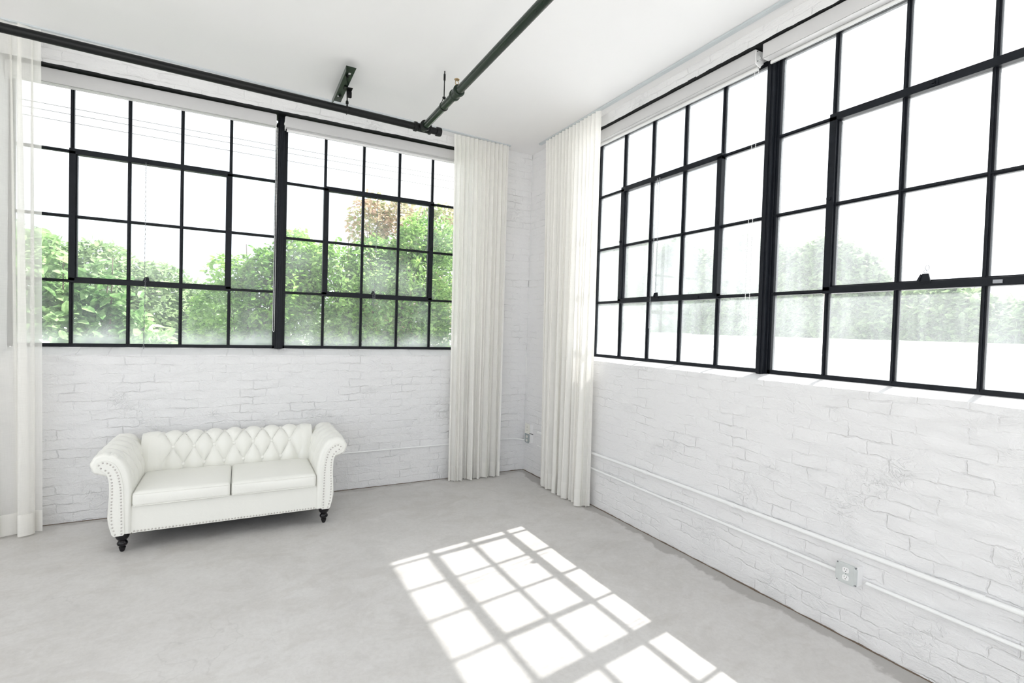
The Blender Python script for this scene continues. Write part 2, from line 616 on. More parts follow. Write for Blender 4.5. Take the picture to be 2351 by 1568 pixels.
def window_wall(name, mat, u0, u1, o0, o1, zsill, zsof, ztop, P, uc):
    """brick wall with one wide opening; P(u, out, z) -> world. The lower face is a
    fine grid so that the painted brick and the sloped sill get uneven edges"""
    m = MB()
    st = 0.03
    # lower wall, face + sloped sill in one sheet
    nu = int((u1 - u0) / st)
    us = [u0 + (u1 - u0) * i / nu for i in range(nu + 1)]
    zs_ = [0 + zsill * j / 44 for j in range(45)]
    V, F = [], []
    prof = [('f', z) for z in zs_] + [('s', k / 5) for k in range(1, 6)]
    for (k, t) in prof:
        for u in us:
            inside = o0 < u < o1
            if k == 'f':
                out, z = 0.0, t
                a = 0.0045 * nz(u * 2.2 + uc, z * 3.0, 1.5) + 0.003 * nz(u * 9, z * 13, uc)
                if t == zs_[-1] and inside:
                    z += 0.006 * nz(u * 5, 0.3, uc) + 0.004 * nz(u * 17, 0.3, uc)
                    a += 0.008
                if t < 0.02: a += 0.008 * nz(u * 12, 2.0, uc)
                out += max(a, -0.006)
            else:
                if inside:
                    out = WD * t
                    z = zsill + (ZS - 0.012 - zsill) * (t ** 0.8) + 0.004 * nz(u * 7, t * 3, uc) * (1 - t)
                else:
                    out, z = 0.0, zsill + 0.0001
            V.append(P(u, out, z))
    n = len(us)
    for j in range(len(prof) - 1):
        for i in range(n - 1):
            F.append((j * n + i, j * n + i + 1, (j + 1) * n + i + 1, (j + 1) * n + i))
    m.add(V, F)
    # outer half of the wall below, solid behind
    def bx(ua, ub, oa, ob, za, zb):
        c = [P(a, b, z) for z in (za, zb) for (a, b) in ((ua, oa), (ub, oa), (ub, ob), (ua, ob))]
        m.add(c, [(0, 3, 2, 1), (4, 5, 6, 7), (0, 1, 5, 4), (1, 2, 6, 5), (2, 3, 7, 6), (3, 0, 4, 7)])
    bx(u0, u1, 0.012, OUT, -0.1, zsill - 0.02)
    bx(o0, o1, WD - 0.0, OUT, zsill - 0.02, ZS - 0.02)
    # piers at both sides
    bx(u0, o0, 0.0, OUT, zsill - 0.02, ztop)
    bx(o1, u1, 0.0, OUT, zsill - 0.02, ztop)
    # head: face with a slightly ragged lower edge
    nh = int((o1 - o0) / 0.04)
    V, F = [], []
    for j in range(4):
        for i in range(nh + 1):
            u = o0 + (o1 - o0) * i / nh
            z = zsof + 0.004 + (ztop - zsof) * j / 3 + ((0.004 * nz(u * 6, 3, uc) + 0.003 * nz(u * 25, 1, uc)) if j == 0 else 0)
            V.append(P(u, 0.004 * nz(u * 4, j, uc + 2), z))
    for j in range(3):
        for i in range(nh):
            k = nh + 1
            F.append((j * k + i, j * k + i + 1, (j + 1) * k + i + 1, (j + 1) * k + i))
    m.add(V, F)
    bx(o0, o1, 0.010, OUT, zsof + 0.008, ztop)
    o = m.build(name, mat)
    o.data.shade_smooth()
    o.data.set_sharp_from_angle(angle=math.radians(40))
    return tag_struct(o)


PA = lambda u, out, z: (u, out, z)
PB = lambda u, out, z: (out, -u, z)
A0, A1 = -4.585, -0.73
B0, B1 = 1.02, 4.90
window_wall('wall_back', M_BRA, XL, 0.0, A0, A1, SILL_A, SOF_A, 3.8, PA, 0.0)
window_wall('wall_right', M_BRB, 0.0, -YB, B0, B1, SILL_B, SOF_B, 3.76, PB, 5.0)
# plain plaster walls behind the camera, each with an unseen opening added for more daylight
def plain_wall(name, P, u0, u1, holes, ztop=3.85):
    m = MB()
    def bx(ua, ub, za, zb):
        c = [P(a, b, z) for z in (za, zb) for (a, b) in ((ua, 0), (ub, 0), (ub, .2), (ua, .2))]
        m.add(c, [(0, 3, 2, 1), (4, 5, 6, 7), (0, 1, 5, 4), (1, 2, 6, 5), (2, 3, 7, 6), (3, 0, 4, 7)])
    x = u0
    for (a, b, z0, z1) in holes:
        bx(x, a, -0.1, ztop)
        bx(a, b, -0.1, z0)
        bx(a, b, z1, ztop)
        x = b
    bx(x, u1, -0.1, ztop)
    return tag_struct(m.build(name, M_PLAST))
plain_wall('wall_left', lambda u, o, z: (XL - o, u, z), YB, 0.26, [(-8.1, -1.2, 0.45, 3.62)])
plain_wall('wall_front', lambda u, o, z: (u, YB - o, z), XL - 0.2, 0.26, [(-7.3, -0.3, 0.45, 3.55)])
# thin brown gap where the walls meet the slab
g = MB()
for i in range(220):
    u = XL + (0 - XL) * i / 220
    w = 0.006 + 0.006 * abs(nz(u * 6, 0, 4))
    g.box((u, -w, 0), (u + 0.036, 0.004, 0.004 + 0.003 * abs(nz(u * 9, 3, 1))))
tag_struct(g.build('trim_1', M_GAP))
g = MB()
for i in range(240):
    u = 8.4 * i / 240
    w = 0.006 + 0.008 * abs(nz(u * 6, 0, 9))
    g.box((-w, -u - 0.036, 0), (0.004, -u, 0.004 + 0.004 * abs(nz(u * 9, 3, 6))))
tag_struct(g.build('trim_2', M_GAP))
# steel lintels that close the heads of the two openings
l = MB().box((A0, 0.002, SOF_A), (A1, OUT, SOF_A + 0.008))
tag_struct(l.build('trim_3', M_LINTEL))
l = MB().box((0.002, -B0, SOF_B), (OUT, -B1, SOF_B + 0.008))
tag_struct(l.build('trim_4', M_LINTEL))


# ================================================================== windows
def ring(m, cx, cz, y, r, t, n=12, tilt=0.0, sx=1.0, sz=1.0):
    pts = []
    for k in range(n):
        a = 2 * PI * k / n
        px, pz = r * math.cos(a) * sx, r * math.sin(a) * sz
        pts.append((cx + px * math.cos(tilt), y + px * math.sin(tilt), cz + pz))
    m.tube(pts, t, 5, closed=True)


def link_chain(m, x, z0, z1, y, r=0.0085, t=0.0016, sway=0.0):
    z = z0
    k = 0
    while z > z1:
        xx = x + sway * (z0 - z) / max(z0 - z1, .01) + 0.002 * nz(z * 3, x, 0)
        ring(m, xx, z, y, r * 0.62, t, 8, tilt=(0.35 if k % 2 else 1.45), sz=1.6)
        z -= r * 2.35
        k += 1


def bead_chain(m, pts, r=0.0032, step=0.011):
    L = 0
    for a, b in zip(pts[:-1], pts[1:]):
        a, b = Vector(a), Vector(b)
        d = (b - a).length
        n = max(1, int(d / step))
        for i in range(n):
            c = a.lerp(b, i / n)
            m.lathe([(0.0004, -r), (r * .8, -r * .6), (r, 0), (r * .8, r * .6), (0.0004, r)], c, 'z', 6)
    m.tube(pts, 0.0011, 4)


def make_window(name, u_first, bars, u_last, rz, glass, vent=(1, 4), mull_side=0):
    """one steel window unit: outer frame, glazing bars, pivoting vent sash, panes.
    Local x runs along the wall, local y outward, z up."""
    w = empty(name, (0, 0, 0), rz)
    tag_struct(w)
    b = [u_first] + bars + [u_last]
    rows = [ZS + ROW * j for j in range(5)]
    y0, y1 = WD - 0.022, WD + 0.022
    fr = MB()
    t = 0.018
    fr.box((b[0] - t, y0, rows[0] - 0.016), (b[-1] + t, y1, rows[0] + 0.012))
    fr.box((b[0] - t, y0, rows[4] - 0.014), (b[-1] + t, y1, rows[4] + 0.024))
    fr.box((b[0] - t, y0, rows[0] - 0.016), (b[0] + t * 0.8, y1, rows[4] + 0.02))
    fr.box((b[-1] - t * 0.8, y0, rows[0] - 0.016), (b[-1] + t, y1, rows[4] + 0.02))
    # inner lip of the outer frame
    fr.box((b[0] - t, y0 - 0.008, rows[0] - 0.016), (b[0] - t + 0.008, y0, rows[4] + 0.02))
    fr.box((b[-1] + t - 0.008, y0 - 0.008, rows[0] - 0.016), (b[-1] + t, y0, rows[4] + 0.02))
    fr.build('frame', M_STEEL, w, bevel=0.0015)
    gb = MB()
    for i, x in enumerate(bars):
        gb.box((x - 0.0125, WD - 0.016, rows[0]), (x + 0.0125, WD + 0.014, rows[4]))
        gb.box((x - 0.004, WD - 0.028, rows[0]), (x + 0.004, WD - 0.014, rows[4]))
    for j in (1, 2, 3):
        z = rows[j]
        gb.box((b[0], WD - 0.0155, z - 0.0115), (b[-1], WD + 0.0135, z + 0.0115))
        gb.box((b[0], WD - 0.027, z - 0.004), (b[-1], WD - 0.014, z + 0.004))
    gb.build('glazing_bars', M_STEEL, w, bevel=0.001)
    if vent:
        xa, xb = b[vent[0]], b[vent[1]]
        za, zb = rows[1], rows[3]
        s = MB()
        ya, yb = WD - 0.040, WD + 0.018
        q = 0.028
        s.box((xa - 0.014, ya, za - 0.016), (xb + 0.014, yb, za + q - 0.004))
        s.box((xa - 0.014, ya, zb - q + 0.004), (xb + 0.014, yb, zb + 0.020))
        s.box((xa - 0.014, ya, za), (xa + q, yb, zb))
        s.box((xb - q, ya, za), (xb + 0.014, yb, zb))
        # narrow second step that gives the double line of the sash
        s.box((xa + q, ya + 0.016, za + q - 0.006), (xa + q + 0.008, yb, zb - q))
        s.box((xb - q - 0.008, ya + 0.016, za + q - 0.006), (xb - q, yb, zb - q))
        s.box((xa, ya + 0.016, za + q - 0.004), (xb, yb, za + q + 0.004))
        vs_ = s.build('vent_sash', M_STEEL, w, bevel=0.0015)
        for xh in (xa + 0.002, xb - 0.002):
            h = MB()
            zc = rows[2] + 0.035
            h.lathe([(0.013, ya - 0.007), (0.013, ya), (0.009, ya + 0.002)], (xh, 0, zc), 'y', 14)
            h.lathe([(0.006, ya - 0.011), (0.006, ya - 0.006)], (xh, 0, zc), 'y', 10)
            h.build('pivot', M_STEEL, vs_, smooth=40)
    pn = MB()
    pn.box((b[0], WD - 0.0015, rows[0]), (b[-1], WD + 0.0015, rows[4]))
    pn.build('glass', glass, w)
    w['rows'] = 0
    del w['rows']
    return w, b, rows


barsA1 = [-4.203, -3.824, -3.448, -3.072]
barsA2 = [-2.250, -1.878, -1.506, -1.140]
barsB1 = [1.425, 1.794, 2.164, 2.534]
barsB2 = [3.350, 3.726, 4.103, 4.478]
RB = -PI / 2
# units meet at heavy mullions (back: x = -2.648, right: u = 2.94)
barsB1 = sorted(barsB1)
W1, bA1, rows = make_window('window_1', -4.567, barsA1, -2.690, 0.0, M_GLASS_A)
W2, bA2, _ = make_window('window_2', -2.612, barsA2, -0.765, 0.0, M_GLASS_A2)
W3, bB1, _ = make_window('window_3', 1.052, barsB1, 2.900, RB, M_GLASS_B)
W4, bB2, _ = make_window('window_4', 2.982, barsB2, 4.858, RB, M_GLASS_B)


def latch(w, x, z, sx=1.0):
    """cam handle that stands on the lower rail of a vent"""
    m = MB()
    y = WD - 0.040
    m.prism([(-0.020, 0), (0.020, 0), (0.012, 0.040), (-0.010, 0.040)], lambda a, b, d: (x + a * sx, d, z + b), y - 0.014, y - 0.004)
    m.prism([(-0.030, 0.000), (-0.018, 0), (-0.009, 0.034), (-0.014, 0.038)], lambda a, b, d: (x + a * sx, d, z + b), y - 0.022, y - 0.010)
    m.box((x - 0.022, y - 0.006, z - 0.012), (x + 0.022, y + 0.001, z + 0.004))
    return m.build('latch', M_STEEL, w, bevel=0.001)


def keeper(w, x, z):
    m = MB()
    y = WD - 0.040
    m.box((x - 0.022, y - 0.006, z - 0.014), (x + 0.022, y, z + 0.012))
    m.box((x - 0.012, y - 0.016, z - 0.004), (x + 0.012, y - 0.005, z + 0.006))
    ring(m, x + 0.004, z - 0.006, y - 0.014, 0.008, 0.002, 10, 0.4)
    return m.build('chain_keeper', M_STEEL, w)


YCH = WD - 0.058
keeper(W1, -3.703, 2.978)
latch(W1, -3.690, ZS + ROW + 0.024)
m = MB()
link_chain(m, -3.704, 2.966, 1.995, YCH)
link_chain(m, -3.700, 1.985, 1.372, YCH, sway=-0.006)
m.build('pull_chain', M_CHAIN, W1, smooth=60)
keeper(W2, -1.745, 2.975)
latch(W2, -1.765, ZS + ROW + 0.020)
m = MB()
link_chain(m, -1.742, 2.955, 1.985, YCH, sway=-0.012)
link_chain(m, -1.772, 1.985, 1.86, YCH - 0.004)
link_chain(m, -1.760, 1.995, 1.83, YCH - 0.010)
link_chain(m, -1.748, 1.975, 1.88, YCH - 0.004)
m.build('pull_chain', M_CHAIN, W2, smooth=60)
keeper(W3, 1.905, 2.985)
latch(W3, 1.93, ZS + ROW + 0.02)
m = MB()
link_chain(m, 1.905, 2.965, 1.975, YCH, r=0.0075, sway=-0.035)
link_chain(m, 1.935, 2.965, 2.005, YCH - 0.004, r=0.0075, sway=-0.004)
link_chain(m, 1.870, 1.965, 1.70, YCH, r=0.0075, sway=-0.008)
m.build('pull_chain', M_CHAIN, W3, smooth=60)
m = MB()
m.box((-0.006, 0, -0.006), (0.006, 0.002, 0.006))
keeper(W4, 3.862, 2.985)
lt = latch(W4, 3.872, ZS + ROW + 0.022, 1.2)
m = MB()
ring(m, 3.872, ZS + ROW + 0.072, WD - 0.050, 0.007, 0.0015, 12, 0.6)
ring(m, 3.880, ZS + ROW + 0.092, WD - 0.050, 0.010, 0.0015, 12, 0.5, 0.8, 1.3)
m.build('ring', M_CHAIN, lt, smooth=60)
# small stays at the foot of the vents
for w, x in ((W1, -3.40), (W2, -1.68), (W3, 2.36), (W4, 4.16)):
    m = MB().box((x - 0.018, WD - 0.046, ZS + ROW - 0.006), (x + 0.018, WD - 0.039, ZS + ROW + 0.012))
    m.build('catch', M_CHAIN if w is W4 else M_STEEL, w, bevel=0.001)

# heavy mullions between the units
def mullion(name, x, rz, sof):
    w = empty(name, (0, 0, 0), rz)
    m = MB()
    m.box((x - 0.024, WD - 0.060, ZS - 0.017), (x + 0.024, WD + 0.03, sof))
    m.box((x - 0.038, WD - 0.034, ZS - 0.017), (x + 0.038, WD - 0.026, sof))
    m.box((x - 0.007, WD - 0.068, ZS - 0.017), (x + 0.007, WD - 0.058, sof))
    o = m.build(name, M_STEEL, None, bevel=0.0015)
    bpy.data.objects.remove(w)
    o.rotation_euler = (0, 0, rz)
    return tag_struct(o)
mullion('trim_5', -2.651, 0, SOF_A)
mullion('trim_6', 2.941, RB, SOF_B)


# ================================================================== roller blinds
def roller_blind(x0, x1, yf, zb, zt, rz, label, ends=(True, True), hem=(0.0, 0.0), chain=None, depth=0.085):
    t = empty('roller_blind', (0, 0, 0), rz)
    tag(t, label, 'blind', 'white cassette roller blinds, rolled up, at the window heads')
    m = MB()
    m.box((x0, yf, zb), (x1, yf + 0.003, zt))
    m.box((x0, yf, zb), (x1, yf + depth * 0.5, zb + 0.003))
    m.box((x0, yf, zt - 0.003), (x1, yf + depth, zt))
    m.build('fascia', M_WHITEMET, t, bevel=0.001)
    for k, xe in enumerate((x0, x1)):
        if ends[k]:
            s = 1 if k else -1
            m = MB()
            m.prism([(yf + 0.002, zb + 0.004), (yf + 0.03, zb - 0.012), (yf + 0.052, zb - 0.018), (yf + 0.056, zb - 0.006), (yf + depth - 0.004, zb + 0.014),
                     (yf + depth, zt - 0.004), (yf + 0.002, zt - 0.004)], lambda a, b, d: (d, a, b), xe - 0.001 * s, xe + 0.005 * s)
            m.box((xe, yf + 0.03, zb + 0.028), (xe + 0.009 * s, yf + 0.06, zb + 0.058))
            m.box((xe, yf + 0.038, zb + 0.036), (xe + 0.012 * s, yf + 0.052, zb + 0.050))
            br = m.build('end_bracket', M_WHITEPL, t, bevel=0.0008)
            for (a, b) in ((0.010, zt - zb - 0.016), (0.044, 0.043), (0.074, 0.060), (0.014, 0.016)):
                d = MB().box((xe + 0.004 * s, yf + a, zb + b), (xe + 0.0128 * s, yf + a + 0.003, zb + b + 0.004))
                d.build('screw', M_DARK, br)
    m = MB()
    m.lathe([(0.024, x0 + 0.008), (0.024, x1 - 0.008)], (0, yf + depth * 0.62, zb + 0.048), 'x', 24)
    m.build('fabric_roll', M_WHITEPL, t, smooth=40)
    m = MB()
    yh = yf + depth * 0.56
    m.box((x0 + 0.014, yh, zb - hem[0]), (x1 - 0.014, yh + 0.006, zb + 0.03))
    m.box((x0 + 0.012, yh - 0.003, zb - hem[0]), (x1 - 0.012, yh + 0.010, zb - hem[0] + 0.018))
    m.build('hem_bar', M_WHITEPL, t, bevel=0.001)
    if chain:
        xc, za, dx, yc = chain
        m = MB()
        bead_chain(m, [(xc, yc, zb - 0.004), (xc - 0.004, yc, za + 0.01), (xc + dx * 0.35, yc, za), (xc + dx * 0.8, yc, za + 0.004), (xc + dx, yc, za + 0.014), (xc + dx, yc, zb - 0.004)])
        m.build('bead_chain', M_WHITEPL, t)
    return t


roller_blind(-4.57, -2.712, 0.06, 3.463, 3.575, 0, 'white roller blind at the back window left of its thick mullion, behind the left curtain', hem=(0.004, 0), chain=(-2.704, 1.56, 0.010, 0.075))
roller_blind(-2.628, -0.78, 0.06, 3.472, 3.575, 0, 'white roller blind at the back window right of its thick mullion', hem=(0.024, 0))
roller_blind(1.04, 2.895, 0.034, 3.474, 3.570, RB, 'white roller blind with long bead chain and open bracket, right window beyond the thick mullion', hem=(0.026, 0), chain=(2.850, 1.563, 0.030, 0.095))
roller_blind(2.960, 4.88, 0.022, 3.474, 3.570, RB, 'white roller blind nearest the camera, standing proud of the right window', ends=(False, True), hem=(0.020, 0), depth=0.12)

# ================================================================== curtain tracks and curtains
tk = MB()
n = 40
for i in range(n):
    xa, xb = -6.2 + (5.84) * i / n, -6.2 + 5.84 * (i + 1) / n
    ya, yb = -0.13 - 0.115 * (-xa - .36) / 4, -0.13 - 0.115 * (-xb - .36) / 4
    za, zb = zceil(xa), zceil(xb)
    tk.add([(xa, ya - .013, za - .012), (xb, yb - .013, zb - .012), (xb, yb + .013, zb - .012), (xa, ya + .013, za - .012),
            (xa, ya - .013, za), (xb, yb - .013, zb), (xb, yb + .013, zb), (xa, ya + .013, za)],
           [(0, 1, 2, 3), (4, 7, 6, 5), (0, 4, 5, 1), (3, 2, 6, 7)] + ([(0, 3, 7, 4)] if i == 0 else []) + ([(1, 5, 6, 2)] if i == n - 1 else []))
tag(tk.build('curtain_track', M_ALU), 'slim grey curtain track on the ceiling along the back wall', 'curtain rail')
tk = MB()
tk.box((-0.135, -0.36, ZC0 - 0.012), (-0.095, -6.9, ZC0 + 0.001))
tk.box((-0.122, -0.36, ZC0 - 0.0125), (-0.108, -6.9, ZC0 - 0.006))
tag(tk.build('curtain_track', M_ALU, bevel=0.001), 'grey curtain track on the ceiling along the right wall', 'curtain rail')


def curtain(name, P, ua_t, ub_t, ua_b, ub_b, ztop, zbot, folds, amp_t, amp_b, off_t, off_b, seed, mat, label, hem=0.13, zt_fn=None):
    """P(u, out, z). Folds are tight and even at the track and merge into fewer, deeper ones below"""
    t = empty(name, P((ua_t + ub_t) / 2, -0.12, 0))
    ox, oy, oz = t.location
    tag(t, label, 'curtain')
    NU, NZ = folds * 16, 46
    rnd = random.Random(seed)
    ph = [rnd.uniform(0, 2 * PI) for _ in range(6)]

    def pt(i, j, push=0.0):
        s = i / NU
        f = j / NZ                   # 0 top, 1 bottom
        e = f ** 0.7
        sj = s + e * 0.016 * math.sin(2 * PI * s * 2.3 + ph[0]) + e * 0.010 * math.sin(2 * PI * s * 5.1 + ph[1])
        u = (ua_t + (ub_t - ua_t) * sj) * (1 - e) + (ua_b + (ub_b - ua_b) * sj) * e
        a = 2 * PI * folds * s
        am = amp_t * (1 - e) + amp_b * e
        w = math.sin(a + 0.6 * e * math.sin(a * 0.37 + ph[2]))
        w2 = math.sin(a * 0.5 + ph[3]) * 0.75 + math.sin(a * 0.29 + ph[4]) * 0.5
        d = am * (w * (1 - 0.25 * e) + w2 * e * 0.75)
        # the cloth leans sideways inside each fold, which gives the flat pleat faces
        u += (ub_b - ua_b) / folds * 0.32 * math.sin(2 * a + ph[5] * 0.2) * (0.45 + 0.4 * e)
        off = off_t * (1 - f) + off_b * f + push
        z = ztop * (1 - f) + (zbot + 0.006 * nz(s * 8, seed, 1)) * f
        x, y, z = P(u, -(off + d), z)
        return (x - ox, y - oy, z - oz)

    def sheet(j0, j1, push, nm, mt):
        V, F = [], []
        for j in range(j0, j1 + 1):
            for i in range(NU + 1):
                V.append(pt(i, j, push))
        k = NU + 1
        for j in range(j1 - j0):
            for i in range(NU):
                F.append((j * k + i, j * k + i + 1, (j + 1) * k + i + 1, (j + 1) * k + i))
        return raw_mesh(nm, V, F, mt, t)
    sheet(0, NZ, 0, 'fabric', mat)
    jh = NZ - max(1, round(hem / (ztop - zbot) * NZ))
    sheet(jh, NZ, 0.0025, 'hem', M_HEM)
    return t


curtain('sheer_curtain', PA, -1.030, -0.385, -1.000, -0.400, 3.672, 0.012, 13, 0.020, 0.040, 0.135, 0.14, 3, M_SHEER,
        'sheer white floor-length curtain at the right end of the back wall')
curtain('sheer_curtain', PB, 0.50, 1.425, 0.62, 1.395, 3.664, 0.012, 15, 0.022, 0.042, 0.115, 0.125, 11, M_SHEER,
        'sheer white floor-length curtain at the far end of the right wall')
curtain('sheer_curtain', PA, -5.75, -4.305, -5.85, -4.300, 3.725, 0.012, 12, 0.030, 0.060, 0.245, 0.165, 21, M_SHEER_L,
        'sheer white curtain at the left edge of the photo, window bars showing through')


# ================================================================== sofa
SX, HALF = -3.022, 0.614
sofa = empty('loveseat', (SX, -0.45, 0))
tag(sofa, 'white leather two-seat sofa with button-tufted back, rolled nailhead arms and black turned legs', 'sofa')


def S(x, y, z): return (x, y + 0.45, z)       # world y, x from the sofa's centre -> local


def lattice(u, v, p, q):
    a, b = u / p + v / (2 * q), u / p - v / (2 * q)
    return (abs(math.sin(PI * a)) * abs(math.sin(PI * b))) ** 0.36


# --- base
m = MB()
m.box(S(-HALF - 0.01, -0.812, 0.132), S(HALF + 0.01, -0.12, 0.322))
m.build('base', M_LEATHER, sofa, bevel=0.006, segs=3)
m = MB()
m.box(S(-HALF - 0.10, -0.800, 0.124), S(HALF + 0.10, -0.10, 0.1315))
m.build('underside_shade_sheet', M_DARK, sofa)  # black sheet added under the base to deepen the shade on the floor

# --- backrest: tufted sheet swept along a profile
prof = [(-0.262, 0.30), (-0.258, 0.38), (-0.252, 0.457), (-0.240, 0.53), (-0.226, 0.60), (-0.204, 0.655), (-0.172, 0.692), (-0.130, 0.706),
        (-0.088, 0.694), (-0.066, 0.655), (-0.068, 0.60), (-0.085, 0.50), (-0.088, 0.30), (-0.088, 0.14)]
pc = catmull(prof, 8, closed=False)
arc = [0.0]
for a, b in zip(pc[:-1], pc[1:]): arc.append(arc[-1] + math.dist(a, b))
iv0 = min(range(len(pc)), key=lambda i: abs(pc[i][1] - 0.600) + (9 if i > 50 else 0))
v0 = arc[iv0]
iv1 = min(range(len(pc)), key=lambda i: abs(pc[i][1] - 0.457) + (9 if i > 50 else 0))
Q = v0 - arc[iv1]
PT = 0.1475
BX = 0.014
NX = 260
V, F = [], []
def back_pt(x, i):
    y, z = pc[i]
    a, b = pc[max(i - 1, 0)], pc[min(i + 1, len(pc) - 1)]
    ty, tz = b[0] - a[0], b[1] - a[1]
    L = math.hypot(ty, tz)
    ny, nz_ = -tz / L, ty / L            # points forward / up
    v = arc[i] - v0
    if v < -Q:
        h = abs(math.cos(PI * (x - BX) / PT)) ** 0.72
        fade = max(0.25, 1 - (-Q - v) / 0.16)
    else:
        h = lattice(x - BX, v, PT, Q)
        fade = 1.0
    if v > Q * 1.75: fade = max(0.0, 1 - (v - Q * 1.75) / 0.06)
    ed = min(1.0, (HALF + 0.03 - abs(x)) / 0.05)
    # outside the last column of buttons the leather runs plain to the arm
    side = 1.0 if abs(x - BX) < PT * 3.35 else max(0.0, 1 - (abs(x - BX) - PT * 3.35) / 0.06)
    h = h * side + 0.92 * (1 - side)
    d = 0.040 * (h - 0.66) * fade + 0.0012 * nz(x * 30, arc[i] * 30, 0)
    d *= max(0, ed)
    return S(x, y + ny * d, z + nz_ * d)
for i in range(len(pc)):
    for k in range(NX + 1):
        V.append(back_pt(-HALF - 0.03 + (2 * HALF + 0.06) * k / NX, i))
kk = NX + 1
for i in range(len(pc) - 1):
    for k in range(NX):
        F.append((i * kk + k, i * kk + k + 1, (i + 1) * kk + k + 1, (i + 1) * kk + k))
F.append(tuple(i * kk for i in range(len(pc))))
F.append(tuple(i * kk + NX for i in range(len(pc) - 1, -1, -1)))
backrest = raw_mesh('backrest', V, F, M_LEATHER, sofa)
bm = bmesh.new(); bm.from_mesh(backrest.data); bmesh.ops.recalc_face_normals(bm, faces=bm.faces); bm.to_mesh(backrest.data); bm.free()
backrest.data.shade_smooth(); backrest.data.set_sharp_from_angle(angle=math.radians(75))

# --- buttons
bt = MB().lathe([(0.0005, 0.0090), (0.007, 0.0082), (0.0125, 0.0058), (0.0155, 0.002), (0.0160, -0.003), (0.013, -0.006)], (0, 0, 0), 'z', 20)
btn0 = bt.build('button', M_LEATHER, None, smooth=50)
first = True
def place_small(proto, loc, direction, parent, firstflag):
    o = proto if firstflag else proto.copy()
    if not firstflag: C.objects.link(o)
    o.location = loc
    o.rotation_euler = Vector(direction).to_track_quat('Z', 'Y').to_euler()
    o.parent = parent
    return o
for row, i0, xs in ((0, iv0, [BX + PT * k for k in range(-3, 4)]), (1, iv1, [BX + PT * (k + 0.5) for k in range(-4, 4)])):
    a, b = pc[i0 - 1], pc[i0 + 1]
    ty, tz = b[0] - a[0], b[1] - a[1]
    L = math.hypot(ty, tz)
    for x in xs:
        y, z = pc[i0]
        ny, nn = -tz / L, ty / L
        place_small(btn0, S(x, y + ny * -0.019, z + nn * -0.019), (0, ny, nn), backrest, first)
        first = False

# --- arms
rim = [(.614, .131), (.613, .22), (.612, .32), (.611, .40), (.613, .46), (.618, .52), (.632, .585), (.656, .640), (.690, .685), (.735, .710), (.785, .712), (.826, .690),
       (.848, .645), (.843, .607), (.826, .578), (.800, .563), (.775, .557), (.755, .546), (.746, .519), (.742, .471), (.743, .40), (.747, .33), (.751, .265),
       (.748, .225), (.738, .176), (.726, .133)]
rc = catmull(rim[:-1], 6, closed=False)
rc += [rim[-1]]
NR = len(rc)
nail_in = [(-0.773, 0.65), (-0.749, 0.645), (-0.731, 0.634), (-0.715, 0.618), (-0.704, 0.598), (-0.695, 0.577), (-0.689, 0.556), (-0.684, 0.535), (-0.681, 0.514), (-0.677, 0.493), (-0.675, 0.471), (-0.673, 0.452), (-0.672, 0.431), (-0.671, 0.41), (-0.67, 0.388), (-0.67, 0.367), (-0.669, 0.345), (-0.669, 0.322), (-0.668, 0.3), (-0.667, 0.279), (-0.667, 0.257), (-0.667, 0.234), (-0.666, 0.212), (-0.666, 0.187), (-0.666, 0.165), (-0.665, 0.143)]
nail_out = [(-0.795, 0.636), (-0.783, 0.614), (-0.758, 0.597), (-0.741, 0.579), (-0.731, 0.559), (-0.725, 0.533), (-0.722, 0.51), (-0.721, 0.488), (-0.72, 0.468), (-0.72, 0.446), (-0.72, 0.425), (-0.721, 0.401), (-0.722, 0.377), (-0.723, 0.356), (-0.724, 0.333), (-0.724, 0.311), (-0.724, 0.29), (-0.723, 0.267), (-0.722, 0.245), (-0.72, 0.219), (-0.716, 0.194), (-0.709, 0.17), (-0.702, 0.144)]


def normals2(poly):
    n = len(poly)
    area = sum(poly[i][0] * poly[(i + 1) % n][1] - poly[(i + 1) % n][0] * poly[i][1] for i in range(n))
    sg = 1 if area > 0 else -1
    out = []
    for i in range(n):
        a, b = poly[i - 1], poly[(i + 1) % n]
        tx, ty = b[0] - a[0], b[1] - a[1]
        L = math.hypot(tx, ty) or 1
        out.append((sg * ty / L, -sg * tx / L))   # outward
    return out


